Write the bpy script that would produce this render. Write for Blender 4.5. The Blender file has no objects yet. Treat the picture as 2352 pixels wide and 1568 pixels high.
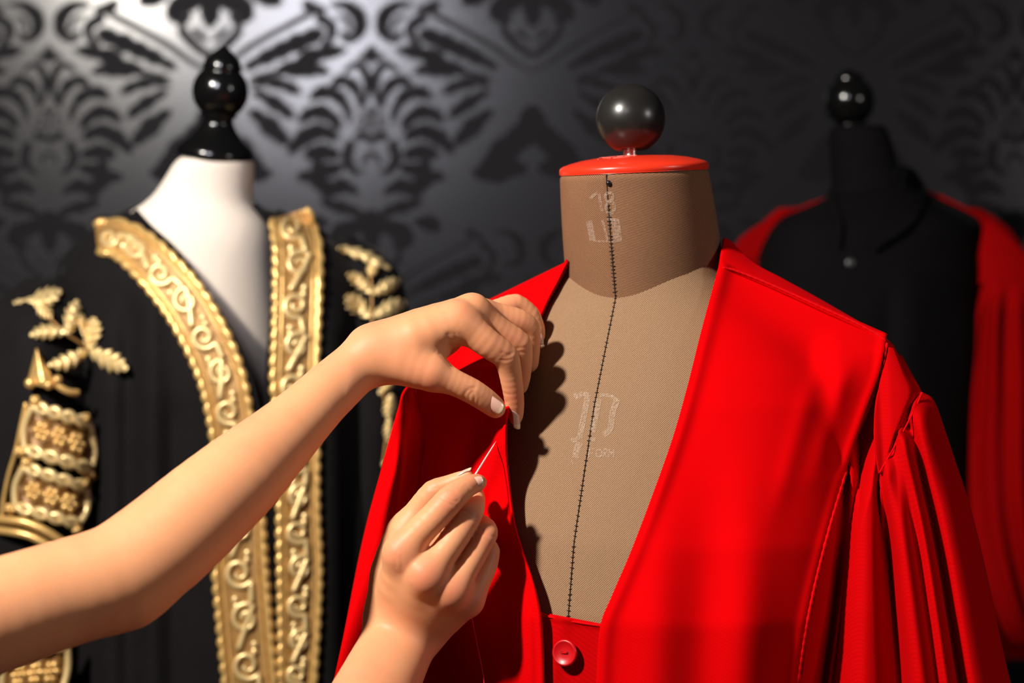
import bpy, bmesh, math, random
import numpy as np
from mathutils import Vector, Matrix

random.seed(4)
RNG = np.random.default_rng(4)
SC = bpy.context.scene
COL = SC.collection

# ---------------------------------------------------------------- camera
F = 4050.0            # focal length in pixels of the 2352 x 1568 frame
CZ = 1.35             # camera height
cam_d = bpy.data.cameras.new('camera')
cam = bpy.data.objects.new('camera', cam_d)
COL.objects.link(cam)
cam.location = (0, 0, CZ)
cam.rotation_euler = (math.pi / 2, 0, 0)
cam_d.sensor_width = 36.0
cam_d.lens = F * 36.0 / 2352.0
cam_d.clip_start = 0.02
cam_d.dof.use_dof = True
cam_d.dof.focus_distance = 1.355
cam_d.dof.aperture_fstop = 3.4
SC.camera = cam

# ---------------------------------------------------------------- world and lamps
world = bpy.data.worlds.new('world')
SC.world = world
world.use_nodes = True
world.node_tree.nodes['Background'].inputs['Color'].default_value = (1.0, 0.93, 0.9, 1)
world.node_tree.nodes['Background'].inputs['Strength'].default_value = 0.018


def area_lamp(name, loc, target, size, power, color, shape='DISK'):
    d = bpy.data.lights.new(name, 'AREA')
    d.shape = shape
    d.size = size
    d.energy = power
    d.color = color
    o = bpy.data.objects.new(name, d)
    COL.objects.link(o)
    o.location = loc
    o.rotation_euler = (Vector(target) - Vector(loc)).to_track_quat('-Z', 'Y').to_euler()
    return o


area_lamp('key_lamp', (-1.05, 0.33, CZ + 1.0), (0.05, 1.45, CZ - 0.05), 0.13, 66.0, (1.0, 0.93, 0.84))
area_lamp('wall_lamp', (-0.62, -0.4, CZ + 1.02), (-0.36, 2.6, CZ + 0.62), 0.5, 3.4, (0.90, 0.89, 1.0)).data.spread = math.radians(42)
area_lamp('side_lamp', (1.9, 0.2, CZ + 0.6), (0.15, 1.5, CZ), 0.4, 8.0, (1.0, 0.95, 0.92))

SC.view_settings.view_transform = 'Standard'
SC.view_settings.look = 'None'
SC.view_settings.exposure = 0.0
SC.view_settings.gamma = 1.0
SC.view_settings.use_curve_mapping = False


# ---------------------------------------------------------------- helpers
def P(px, py, Y):
    return Vector(((px - 1176.0) / F * Y, Y, CZ + (784.0 - py) / F * Y))


def PN(px, py, Y):
    px, py, Y = np.broadcast_arrays(np.asarray(px, float), np.asarray(py, float), np.asarray(Y, float))
    return np.stack([(px - 1176.0) / F * Y, Y, CZ + (784.0 - py) / F * Y], -1)


def smooth_step(a, b, x):
    t = np.clip((np.asarray(x, float) - a) / (b - a), 0, 1)
    return t * t * (3 - 2 * t)


def gauss(x, s):
    return np.exp(-0.5 * (np.asarray(x, float) / s) ** 2)


def new_mesh(name, verts, faces, mat=None, parent=None, smooth=True):
    me = bpy.data.meshes.new(name)
    v = np.asarray(verts, dtype=np.float32).reshape(-1, 3)
    if isinstance(faces, np.ndarray):
        faces = faces.tolist()
    me.from_pydata(v.tolist(), [], faces)
    me.update()
    if smooth:
        me.polygons.foreach_set('use_smooth', [True] * len(me.polygons))
    o = bpy.data.objects.new(name, me)
    COL.objects.link(o)
    if mat is not None:
        for m in (mat if isinstance(mat, (list, tuple)) else [mat]):
            me.materials.append(m)
    if parent is not None:
        o.parent = parent
        o.matrix_parent_inverse = Matrix.Translation(parent.location).inverted()
    return o


def empty(name, loc, label, cat, group=None):
    o = bpy.data.objects.new(name, None)
    o.empty_display_size = 0.05
    COL.objects.link(o)
    o.location = loc
    o['label'] = label
    o['category'] = cat
    if group:
        o['group'] = group
    return o


def tag(o, label, cat=None, group=None):
    o['label'] = label
    if cat:
        o['category'] = cat
    if group:
        o['group'] = group
    return o


def solidify(o, t, offset=1.0):
    m = o.modifiers.new('thickness', 'SOLIDIFY')
    m.thickness = t
    m.offset = offset
    m.use_even_offset = False
    return o


def subsurf(o, n=1):
    m = o.modifiers.new('smooth', 'SUBSURF')
    m.levels = n
    m.render_levels = n
    return o


class MB:
    """collects pieces of one part into a single mesh"""

    def __init__(self):
        self.v, self.f, self.n = [], [], 0

    def add(self, verts, faces):
        v = np.asarray(verts, float).reshape(-1, 3)
        self.v.append(v)
        self.f += [[i + self.n for i in q] for q in faces]
        self.n += len(v)
        return self

    def grid(self, pts, closed_u=False, closed_v=False):
        nv, nu = pts.shape[:2]
        fs = []
        for j in range(nv if closed_v else nv - 1):
            for i in range(nu if closed_u else nu - 1):
                a = j * nu + i
                b = j * nu + (i + 1) % nu
                c = ((j + 1) % nv) * nu + (i + 1) % nu
                d = ((j + 1) % nv) * nu + i
                fs.append([a, b, c, d])
        return self.add(pts.reshape(-1, 3), fs)

    def tube(self, pts, r, seg=8, caps=True):
        pts = np.asarray(pts, float)
        n = len(pts)
        r = np.broadcast_to(np.asarray(r, float), (n,))
        t = np.gradient(pts, axis=0)
        t /= np.linalg.norm(t, axis=1, keepdims=True) + 1e-12
        ref = np.array([0.13, 0.9, 0.21])
        out = np.zeros((n, seg, 3))
        prev = None
        for i in range(n):
            a = ref if prev is None else prev
            u = a - t[i] * a.dot(t[i])
            if np.linalg.norm(u) < 1e-6:
                u = np.cross(t[i], [1, 0, 0])
            u /= np.linalg.norm(u)
            prev = u
            w = np.cross(t[i], u)
            for k in range(seg):
                an = 2 * math.pi * k / seg
                out[i, k] = pts[i] + r[i] * (u * math.cos(an) + w * math.sin(an))
        base = self.n
        self.grid(out, closed_u=True)
        if caps:
            self.f.append([base + k for k in range(seg)][::-1])
            self.f.append([base + (n - 1) * seg + k for k in range(seg)])
        return self

    def lathe(self, profile, origin, axis=(0, 0, 1), seg=48):
        ax = Vector(axis).normalized()
        q = Vector((0, 0, 1)).rotation_difference(ax)
        out = np.zeros((len(profile), seg, 3))
        for j, (r, h) in enumerate(profile):
            for k in range(seg):
                a = 2 * math.pi * k / seg
                out[j, k] = Vector(origin) + q @ Vector((r * math.cos(a), r * math.sin(a), h))
        base = self.n
        self.grid(out, closed_u=True)
        self.f.append([base + k for k in range(seg)][::-1])
        self.f.append([base + (len(profile) - 1) * seg + k for k in range(seg)])
        return self

    def ball(self, c, r, seg=14, rings=9):
        c = np.asarray(c, float)
        r = np.broadcast_to(np.asarray(r, float), (3,))
        th = np.linspace(0.02, math.pi - 0.02, rings)
        ph = np.arange(seg) * 2 * math.pi / seg
        out = np.zeros((rings, seg, 3))
        out[..., 0] = c[0] + r[0] * np.sin(th)[:, None] * np.cos(ph)
        out[..., 1] = c[1] + r[1] * np.sin(th)[:, None] * np.sin(ph)
        out[..., 2] = c[2] + r[2] * np.cos(th)[:, None]
        return self.grid(out, closed_u=True)

    def build(self, name, mat, parent=None, smooth=True):
        return new_mesh(name, np.concatenate(self.v), self.f, mat, parent, smooth)


def catmull(pts, n, even=True):
    """smooth curve through the points, n samples evenly spaced along it"""
    p = np.asarray(pts, float)
    if len(p) == 1:
        return np.repeat(p, n, 0)
    q = np.vstack([2 * p[0] - p[1], p, 2 * p[-1] - p[-2]])
    out = []
    for i in range(len(p) - 1):
        a, b, c, d = q[i:i + 4]
        t = np.linspace(0, 1, 24, endpoint=False)[:, None]
        out.append(0.5 * (2 * b + (c - a) * t + (2 * a - 5 * b + 4 * c - d) * t ** 2 + (3 * b - a - 3 * c + d) * t ** 3))
    out = np.vstack(out + [p[-1:]])
    k = 2 if p.shape[1] >= 2 else 1
    s = np.concatenate([[0], np.cumsum(np.linalg.norm(np.diff(out[:, :k], axis=0), axis=1))])
    ss = np.linspace(0, s[-1], n)
    return np.stack([np.interp(ss, s, out[:, i]) for i in range(p.shape[1])], -1)


# ---------------------------------------------------------------- materials
def mat_new(name):
    m = bpy.data.materials.new(name)
    m.use_nodes = True
    nt = m.node_tree
    b = nt.nodes['Principled BSDF']
    return m, nt, b


def N(nt, kind, **kw):
    n = nt.nodes.new(kind)
    for k, v in kw.items():
        if k in n.inputs:
            n.inputs[k].default_value = v
        else:
            setattr(n, k, v)
    return n


def mixcol(nt, fac, a, b):
    m = nt.nodes.new('ShaderNodeMix')
    m.data_type = 'RGBA'
    for i, x in ((0, fac), (6, a), (7, b)):
        if hasattr(x, 'is_linked') or hasattr(x, 'links'):
            nt.links.new(x, m.inputs[i])
        else:
            m.inputs[i].default_value = x
    return m.outputs[2]


def ramp(nt, src, stops):
    r = nt.nodes.new('ShaderNodeValToRGB')
    e = r.color_ramp.elements
    while len(e) < len(stops):
        e.new(0.5)
    for i, (p, c) in enumerate(stops):
        e[i].position = p
        e[i].color = c if len(c) == 4 else (*c, 1)
    nt.links.new(src, r.inputs[0])
    return r.outputs[0]


def bump(nt, b, height, strength, dist):
    n = N(nt, 'ShaderNodeBump', Strength=strength, Distance=dist)
    nt.links.new(height, n.inputs['Height'])
    nt.links.new(n.outputs[0], b.inputs['Normal'])
    return n


def noise(nt, scale, detail=3.0, rough=0.5, vec=None):
    n = N(nt, 'ShaderNodeTexNoise', Scale=scale, Detail=detail, Roughness=rough)
    if vec is None:
        tc = nt.nodes.new('ShaderNodeTexCoord')
        vec = tc.outputs['Object']
    nt.links.new(vec, n.inputs['Vector'])
    return n.outputs['Fac']


def plain(name, col, rough=0.5, metal=0.0, spec=0.5, var=0.0, scale=40, coat=0.0, sheen=0.0, sheen_tint=(1, 1, 1), bmp=0.0, bscale=400):
    m, nt, b = mat_new(name)
    c = (*col, 1)
    if var:
        d = tuple(x * (1 - var) for x in col)
        l = tuple(min(1, x * (1 + var)) for x in col)
        nt.links.new(mixcol(nt, noise(nt, scale), (*d, 1), (*l, 1)), b.inputs['Base Color'])
    else:
        b.inputs['Base Color'].default_value = c
    b.inputs['Roughness'].default_value = rough
    b.inputs['Metallic'].default_value = metal
    b.inputs['Specular IOR Level'].default_value = spec
    b.inputs['Coat Weight'].default_value = coat
    b.inputs['Coat Roughness'].default_value = 0.08
    if sheen:
        b.inputs['Sheen Weight'].default_value = sheen
        b.inputs['Sheen Tint'].default_value = (*sheen_tint, 1)
        b.inputs['Sheen Roughness'].default_value = 0.35
    if bmp:
        bump(nt, b, noise(nt, bscale, 2), bmp, 0.0006)
    return m


def weave(name, col, sheen, period=0.0011, rough=0.75, var=0.07, bmp=0.25, tint=(1, 0.2, 0.2)):
    m, nt, b = mat_new(name)
    tc = nt.nodes.new('ShaderNodeTexCoord')
    w = N(nt, 'ShaderNodeTexWave', wave_type='BANDS', bands_direction='DIAGONAL')
    w.inputs['Scale'].default_value = 0.314 / period / 1.7
    w.inputs['Distortion'].default_value = 0.6
    w.inputs['Detail'].default_value = 1.0
    nt.links.new(tc.outputs['Object'], w.inputs['Vector'])
    n = noise(nt, 25, 4, 0.6, tc.outputs['Object'])
    lo = tuple(x * (1 - var) for x in col)
    hi = tuple(min(1, x * (1 + var)) for x in col)
    nt.links.new(mixcol(nt, n, (*lo, 1), (*hi, 1)), b.inputs['Base Color'])
    b.inputs['Roughness'].default_value = rough
    b.inputs['Specular IOR Level'].default_value = 0.03
    b.inputs['Sheen Weight'].default_value = sheen
    b.inputs['Sheen Tint'].default_value = (*tint, 1)
    b.inputs['Sheen Roughness'].default_value = 0.4
    bump(nt, b, w.outputs['Fac'], bmp, 0.0004)
    return m


M = {}
M['velvet'] = weave('red_velvet', (0.62, 0.0002, 0.0014), 0.05, 0.0008, 0.9, 0.05, 0.12, (1, 0.02, 0.06))
M['twill_red'] = weave('red_twill', (0.50, 0.0005, 0.0016), 0.03, 0.0011, 0.85, 0.06, 0.3, (1, 0.03, 0.05))
M['seam_red'] = weave('red_seam', (0.66, 0.002, 0.004), 0.15, 0.0008, 0.8, 0.1, 0.3)
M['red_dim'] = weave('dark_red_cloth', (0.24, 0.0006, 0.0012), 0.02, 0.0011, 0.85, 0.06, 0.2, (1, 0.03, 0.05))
M['button_red'] = plain('red_button', (0.50, 0.002, 0.006), 0.35, spec=0.45)
M['black_cloth'] = plain('black_cloth', (0.0065, 0.0055, 0.0060), 0.8, spec=0.10, var=0.3, scale=30, sheen=0.03)
M['black_dim'] = plain('black_wool', (0.0040, 0.0035, 0.0040), 0.85, spec=0.05, var=0.2, scale=30)
M['black_satin'] = plain('black_satin', (0.0065, 0.006, 0.007), 0.6, spec=0.1)
M['black_gloss'] = plain('black_lacquer', (0.003, 0.003, 0.003), 0.16, spec=0.5)
M['black_wood'] = plain('black_turned_wood', (0.014, 0.013, 0.012), 0.30, spec=0.6, var=0.4, scale=60)
M['cream'] = plain('cream_jersey', (0.72, 0.63, 0.54), 0.75, spec=0.2, var=0.02, bmp=0.1)
M['cap_red'] = plain('red_lacquer', (0.78, 0.035, 0.012), 0.30, spec=0.45, var=0.08, scale=30)
M['steel'] = plain('steel', (0.72, 0.7, 0.68), 0.22, metal=1.0)
M['needle'] = plain('bright_steel', (0.95, 0.93, 0.9), 0.3, metal=0.35)
M['dark_steel'] = plain('black_iron', (0.03, 0.03, 0.03), 0.4, metal=0.6)
M['pin'] = plain('black_pin', (0.008, 0.008, 0.01), 0.3)
M['stitch'] = plain('brown_thread', (0.025, 0.011, 0.006), 0.8)
M['thread_red'] = plain('red_thread', (0.8, 0.02, 0.06), 0.6)
M['gold_hi'] = plain('gold_thread', (0.88, 0.64, 0.30), 0.36, metal=0.45, var=0.18, scale=90, bmp=0.4, bscale=500)
M['gold_lo'] = plain('old_gold_ground', (0.36, 0.195, 0.06), 0.5, metal=0.3, var=0.35, scale=70, bmp=0.6, bscale=420)
M['gold_dark'] = plain('brown_gold_ground', (0.20, 0.095, 0.025), 0.45, metal=0.3, var=0.4, scale=70, bmp=0.6, bscale=420)
M['gold_edge'] = plain('gold_lace', (0.78, 0.49, 0.17), 0.34, metal=0.5, var=0.25, scale=90, bmp=0.5, bscale=420)
M['nail'] = plain('nail', (0.74, 0.42, 0.33), 0.2, spec=0.5, coat=0.5)
M['nail_tip'] = plain('nail_tip', (0.82, 0.58, 0.38), 0.25, spec=0.6, coat=0.5)


def make_skin():
    m, nt, b = mat_new('skin')
    tc = nt.nodes.new('ShaderNodeTexCoord')
    n1 = noise(nt, 45, 4, 0.6, tc.outputs['Object'])
    base = mixcol(nt, n1, (0.72, 0.315, 0.15, 1), (0.80, 0.375, 0.19, 1))
    n0 = noise(nt, 17, 3, 0.55, tc.outputs['Object'])
    base = mixcol(nt, ramp(nt, n0, [(0.45, (0, 0, 0)), (0.75, (0.6, 0.6, 0.6))]), base, (0.74, 0.27, 0.145, 1))
    a = nt.nodes.new('ShaderNodeAttribute')
    a.attribute_name = 'flush'
    col = mixcol(nt, a.outputs['Fac'], base, (0.66, 0.21, 0.115, 1))
    nt.links.new(col, b.inputs['Base Color'])
    b.inputs['Roughness'].default_value = 0.48
    b.inputs['Specular IOR Level'].default_value = 0.28
    b.inputs['Subsurface Weight'].default_value = 0.4
    b.inputs['Subsurface Radius'].default_value = (1.0, 0.32, 0.16)
    b.inputs['Subsurface Scale'].default_value = 0.006
    n2 = noise(nt, 900, 2, 0.6, tc.outputs['Object'])
    bump(nt, b, n2, 0.16, 0.0004)
    return m


M['skin'] = make_skin()


def make_twill(name, dark, light, stain):
    """brown twill with fine diagonal ribs; the rib phase is stored in the UV map"""
    m, nt, b = mat_new(name)
    uv = nt.nodes.new('ShaderNodeUVMap')
    sx = nt.nodes.new('ShaderNodeSeparateXYZ')
    nt.links.new(uv.outputs[0], sx.inputs[0])
    mm = N(nt, 'ShaderNodeMath', operation='MULTIPLY')
    mm.inputs[1].default_value = 2 * math.pi
    nt.links.new(sx.outputs[0], mm.inputs[0])
    tc = nt.nodes.new('ShaderNodeTexCoord')
    nz = noise(nt, 900, 2, 0.6, tc.outputs['Object'])
    ad = N(nt, 'ShaderNodeMath', operation='MULTIPLY_ADD')
    ad.inputs[1].default_value = 2.2
    nt.links.new(nz, ad.inputs[0])
    nt.links.new(mm.outputs[0], ad.inputs[2])
    s = N(nt, 'ShaderNodeMath', operation='SINE')
    nt.links.new(ad.outputs[0], s.inputs[0])
    mr = N(nt, 'ShaderNodeMapRange')
    mr.inputs['From Min'].default_value = -1.0
    mr.inputs['From Max'].default_value = 1.0
    nt.links.new(s.outputs[0], mr.inputs['Value'])
    c = mixcol(nt, mr.outputs[0], (*dark, 1), (*light, 1))
    big = noise(nt, 16, 5, 0.65, tc.outputs['Object'])
    bg = N(nt, 'ShaderNodeMapRange')
    bg.inputs['From Min'].default_value = 0.4
    bg.inputs['From Max'].default_value = 0.75
    bg.inputs['To Max'].default_value = 0.45
    nt.links.new(big, bg.inputs['Value'])
    c2 = mixcol(nt, bg.outputs[0], c, (*stain, 1))
    nt.links.new(c2, b.inputs['Base Color'])
    b.inputs['Roughness'].default_value = 0.8
    b.inputs['Specular IOR Level'].default_value = 0.2
    bump(nt, b, mr.outputs[0], 0.35, 0.0004)
    return m


M['twill_neck'] = make_twill('brown_twill_neck', (0.08, 0.030, 0.015), (0.36, 0.185, 0.095), (0.15, 0.075, 0.042))
M['twill_body'] = make_twill('brown_twill_body', (0.11, 0.052, 0.027), (0.42, 0.26, 0.145), (0.25, 0.145, 0.083))


def make_chalk():
    m, nt, b = mat_new('worn_white_print')
    b.inputs['Base Color'].default_value = (0.62, 0.48, 0.38, 1)
    b.inputs['Roughness'].default_value = 0.9
    tc = nt.nodes.new('ShaderNodeTexCoord')
    n = noise(nt, 700, 3, 0.7, tc.outputs['Object'])
    mr = N(nt, 'ShaderNodeMapRange')
    mr.inputs['From Min'].default_value = 0.38
    mr.inputs['From Max'].default_value = 0.68
    mr.inputs['To Max'].default_value = 0.5
    nt.links.new(n, mr.inputs['Value'])
    nt.links.new(mr.outputs[0], b.inputs['Alpha'])
    return m


M['chalk'] = make_chalk()


def make_wallpaper():
    m, nt, b = mat_new('damask_wallpaper')
    a = nt.nodes.new('ShaderNodeAttribute')
    a.attribute_name = 'motif'
    c = mixcol(nt, a.outputs['Fac'], (0.0125, 0.012, 0.0135, 1), (0.0108, 0.0100, 0.0112, 1))
    nt.links.new(c, b.inputs['Base Color'])
    mr = N(nt, 'ShaderNodeMapRange')
    mr.inputs['To Min'].default_value = 0.22
    mr.inputs['To Max'].default_value = 0.5
    nt.links.new(a.outputs['Fac'], mr.inputs['Value'])
    nt.links.new(mr.outputs[0], b.inputs['Roughness'])
    ms = N(nt, 'ShaderNodeMapRange')
    ms.inputs['To Min'].default_value = 0.27
    ms.inputs['To Max'].default_value = 0.02
    nt.links.new(a.outputs['Fac'], ms.inputs['Value'])
    nt.links.new(ms.outputs[0], b.inputs['Specular IOR Level'])
    return m


M['wallpaper'] = make_wallpaper()
M['floor'] = plain('dark_floor', (0.03, 0.022, 0.018), 0.45, var=0.3, scale=8)

# ---------------------------------------------------------------- the setting: wall and floor
YW = 2.60


def damask(px, py):
    """1 where the wallpaper motif lies (px, py: positions on the wall, 1 unit = 0.64 mm)"""
    out = np.zeros(px.shape)

    def strokes(x, y):
        m = np.zeros(x.shape)

        def st(pts, soft=3.0, lob=0, amp=0.0):
            nonlocal m
            n = 40 if lob else 26
            c = catmull(pts, n)
            if lob:
                s = np.linspace(0, 1, n)
                c[:, 2] *= 1 - amp + amp * np.abs(np.sin(s * math.pi * lob)) * 1.6
            sel = (x > c[:, 0].min() - 60) & (x < c[:, 0].max() + 60) & (y > c[:, 1].min() - 60) & (y < c[:, 1].max() + 60)
            if not sel.any():
                return
            xs, ys = x[sel], y[sel]
            best = np.full(xs.shape, -1e9)
            for i in range(n - 1):
                ax, ay, aw = c[i]
                bx, by, bw = c[i + 1]
                dx, dy = bx - ax, by - ay
                t = np.clip(((xs - ax) * dx + (ys - ay) * dy) / (dx * dx + dy * dy + 1e-9), 0, 1)
                d = np.hypot(xs - ax - t * dx, ys - ay - t * dy)
                best = np.maximum(best, aw + (bw - aw) * t - d)
            m[sel] = np.maximum(m[sel], np.clip(best / soft + 0.5, 0, 1))

        def k(pts, s=2.53, ox=500, oy=0):
            return [(ox + a / s, oy + b_ / s, w / s) for a, b_, w in pts]
        # scrolls beside the upper axis
        st(k([(660, 30, 10), (740, 30, 26), (815, 85, 40), (830, 160, 38), (795, 215, 26), (740, 222, 20), (728, 190, 14)]))
        st(k([(690, 90, 4), (740, 110, 14), (770, 170, 12)]))
        # long stem and lobed leaf above it
        st(k([(590, 50, 14), (480, 110, 16), (330, 190, 16), (190, 270, 17), (80, 350, 15), (-30, 410, 12)]))
        st(k([(520, 30, 30), (560, 45, 26), (610, 60, 20)]))
        st(k([(600, 110, 30), (660, 150, 28), (655, 220, 24), (610, 260, 14)]))
        st(k([(600, 190, 34), (480, 240, 44), (350, 300, 40), (250, 350, 34), (150, 400, 12)]), lob=5, amp=0.45)
        # leaves fanning out below the stem
        st(k([(190, 455, 10), (330, 425, 22), (470, 370, 40), (600, 310, 44), (740, 290, 16)]), lob=4, amp=0.35)
        st(k([(420, 420, 30), (540, 400, 40), (640, 420, 14)]), lob=3, amp=0.3)
        st(k([(180, 490, 8), (300, 480, 26), (400, 500, 34), (480, 540, 12)]), lob=3, amp=0.3)
        st(k([(200, 530, 8), (270, 560, 28), (360, 620, 40), (440, 680, 14)]), lob=3, amp=0.3)
        st(k([(180, 640, 10), (240, 680, 34), (330, 760, 52), (410, 840, 14)]), lob=3, amp=0.35)
        # palmette in the middle of the ogee
        st(k([(895, 270, 8), (895, 310, 34), (895, 360, 14)]))
        st(k([(825, 345, 8), (855, 325, 22), (895, 340, 24)]))
        st(k([(745, 415, 12), (790, 378, 18), (840, 390, 24), (868, 460, 24), (866, 540, 20), (850, 600, 14)]))
        st(k([(660, 500, 16), (720, 465, 30), (790, 500, 30), (825, 580, 18), (830, 640, 8)]), lob=3, amp=0.2)
        st(k([(545, 570, 18), (610, 535, 36), (700, 560, 34), (755, 640, 24), (770, 720, 8)]), lob=3, amp=0.2)
        st(k([(480, 700, 22), (560, 650, 40), (650, 670, 36), (710, 740, 22)]), lob=3, amp=0.25)
        st(k([(420, 880, 26), (500, 800, 46), (600, 760, 42), (690, 800, 26)]), lob=4, amp=0.25)
        st(k([(520, 900, 30), (600, 880, 44), (690, 900, 30)]), lob=3, amp=0.25)
        for i in range(9):
            a = 2 * math.pi * i / 9 + 0.17
            st(k([(905 + 42 * math.cos(a), 720 + 42 * math.sin(a), 6), (905 + 85 * math.cos(a), 720 + 85 * math.sin(a), 17)]))
        st(k([(905, 715, 26), (905, 730, 26)]))
        st(k([(820, 790, 26), (870, 800, 20), (905, 830, 22)]))
        st(k([(770, 840, 30), (750, 920, 34), (790, 990, 24), (840, 1000, 10)]))
        st(k([(905, 880, 16), (870, 900, 14), (850, 940, 16)]))
        st(k([(470, 1030, 22), (560, 1030, 44), (640, 1100, 46), (740, 1080, 40), (820, 1130, 14)]), lob=5, amp=0.3)
        st(k([(560, 960, 30), (640, 990, 40), (720, 970, 20)]), lob=3, amp=0.3)
        st(k([(600, 1170, 20), (700, 1200, 40), (800, 1230, 30), (900, 1300, 14)]), lob=4, amp=0.3)
        # hanging palmette on the other axis (483)
        q = [(483, -20, 26), (483, 20, 24), (483, 45, 15), (483, 62, 4)]
        st(q, lob=2, amp=0.15)
        st([(500, -10, 14), (530, 5, 22), (556, 12, 22), (568, 34, 15), (545, 46, 11), (532, 34, 6)])
        st([(590, -10, 12), (620, -6, 22), (640, 4, 8)])
        st([(486, 128, 7), (508, 112, 9), (530, 92, 10), (548, 70, 9), (545, 50, 6)], lob=5, amp=0.3)
        st([(493, 92, 5), (508, 78, 7), (522, 66, 5)], lob=3, amp=0.3)
        # stem that runs on below, under the figures
        st([(483, 250, 20), (500, 300, 26), (560, 360, 30), (600, 400, 10)], lob=4, amp=0.3)
        st([(500, 385, 14), (540, 390, 22), (580, 400, 22), (622, 395, 8)], lob=3, amp=0.3)
        return m

    def tile(x, y):
        fx = np.abs(((x - 853.0 + 370.0) % 740.0) - 370.0)
        return strokes(853.0 - fx, y)

    per = 1040.0
    for dx, dy in ((0, 0), (370, per / 2), (0, per), (370, -per / 2), (370, 1.5 * per), (0, 2 * per)):
        out = np.maximum(out, tile(px + dx, py - dy))
    return out


def build_wall():
    h = 0.0036
    xs = np.arange(-0.98, 0.98 + h, h)
    zs = np.arange(CZ - 0.75, CZ + 0.66, h)
    X, Z = np.meshgrid(xs, zs)
    px = X / YW * F + 1176.0
    py = 784.0 - (Z - CZ) / YW * F
    m = damask(px, py)
    nv, nu = X.shape
    v = np.stack([X, np.full_like(X, YW), Z], -1).reshape(-1, 3)
    idx = np.arange(nv * nu).reshape(nv, nu)
    f = np.stack([idx[:-1, :-1], idx[:-1, 1:], idx[1:, 1:], idx[1:, :-1]], -1).reshape(-1, 4)
    me = bpy.data.meshes.new('wall_back')
    nf = len(f)
    # plain surround out to the room's corners
    x0, x1, z0, z1 = xs[0], xs[-1], zs[0], zs[-1]
    ext = np.array([(-2.4, YW, 0), (2.4, YW, 0), (2.4, YW, 2.7), (-2.4, YW, 2.7), (x0, YW, z0), (x1, YW, z0), (x1, YW, z1), (x0, YW, z1)])
    b = len(v)
    ef = np.array([(0, 1, 5, 4), (1, 2, 6, 5), (2, 3, 7, 6), (3, 0, 4, 7)]) + b
    v = np.vstack([v, ext])
    f = np.vstack([f, ef])
    me.vertices.add(len(v))
    me.vertices.foreach_set('co', v.astype(np.float32).ravel())
    me.loops.add(len(f) * 4)
    me.loops.foreach_set('vertex_index', f.astype(np.int32).ravel())
    me.polygons.add(len(f))
    me.polygons.foreach_set('loop_start', np.arange(len(f), dtype=np.int32) * 4)
    me.polygons.foreach_set('loop_total', np.full(len(f), 4, dtype=np.int32))
    me.update(calc_edges=True)
    at = me.attributes.new('motif', 'FLOAT', 'POINT')
    at.data.foreach_set('value', np.concatenate([m.ravel(), np.zeros(8)]).astype(np.float32))
    me.materials.append(M['wallpaper'])
    o = bpy.data.objects.new('wall_back', me)
    COL.objects.link(o)
    o['kind'] = 'structure'
    o['label'] = 'black damask wallpaper wall'


build_wall()
fl = MB().add([(-2.4, -1.5, 0), (2.4, -1.5, 0), (2.4, YW, 0), (-2.4, YW, 0)], [[0, 1, 2, 3]]).build('floor', M['floor'])
fl['kind'] = 'structure'


# ---------------------------------------------------------------- garment patches
def interp_rows(rows, py):
    r = np.asarray(rows, float)
    return [np.interp(py, r[:, 0], r[:, i]) for i in range(1, r.shape[1])]


def pillow(rows, slope=0.0):
    """depth of a rounded body given rows of (py, left px, right px, Y of its middle plane, half thickness)"""
    def d(px, py):
        L, R, Yc, D = interp_rows(rows, py)
        t = (px - (L + R) / 2) / ((R - L) / 2)
        tt = np.clip(np.abs(t), 0, 1)
        return Yc - D * (1 - tt ** 2.4) ** (1 / 2.2) + slope * np.clip(t, -1.3, 1.3)
    return d


def patch_pts(Lp, Rp, depth, nu, nv, fold=None, shift=None):
    L = catmull(Lp, nv)
    R = catmull(Rp, nv)
    u = np.linspace(0, 1, nu)[None, :]
    v = np.linspace(0, 1, nv)[:, None]
    px = L[:, :1] * (1 - u) + R[:, :1] * u
    py = L[:, 1:2] * (1 - u) + R[:, 1:2] * u
    if shift is not None:
        sx, sy = shift(u + 0 * v, v + 0 * u)
        px, py = px + sx, py + sy
    Y = depth(px, py)
    if fold is not None:
        Y = Y + fold(u + 0 * v, v + 0 * u, px, py)
    return PN(px, py, Y)


def patch(name, Lp, Rp, depth, mat, parent, nu=60, nv=80, fold=None, thick=0.002, shift=None, sub=0):
    pts = patch_pts(Lp, Rp, depth, nu, nv, fold, shift)
    # right-hand order so that the normals face the camera
    o = MB().grid(pts[:, ::-1]).build(name, mat, parent)
    if thick:
        solidify(o, thick, -1.0)
    if sub:
        subsurf(o, sub)
    return o


def closed_rings(name, rows, mat, parent, seg=64, nv=60, fold=None, power=2.2, caps=True):
    """closed body from rows (py, pxL, pxR, Y, half thickness)"""
    r = catmull(np.asarray(rows, float)[:, [0, 1, 2, 3, 4]], nv)
    th = np.arange(seg) * 2 * math.pi / seg
    c, s = np.cos(th), np.sin(th)
    cc = np.sign(c) * np.abs(c) ** (2 / power)
    ss = np.sign(s) * np.abs(s) ** (2 / power)
    pts = np.zeros((nv, seg, 3))
    for j in range(nv):
        py, l, rr, Y, D = r[j]
        f = 1.0 if fold is None else fold(th, j / (nv - 1))
        px = (l + rr) / 2 + (rr - l) / 2 * cc
        Yv = Y - D * ss * f
        pts[j] = PN((px - 1176) * (Y / Yv) + 1176, 784 + (py - 784) * (Y / Yv), Yv)
    mb = MB().grid(pts[:, ::-1], closed_u=True)
    if caps:
        mb.f.append(list(range(seg)))
        mb.f.append([(nv - 1) * seg + k for k in range(seg)][::-1])
    return mb.build(name, mat, parent)


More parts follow.
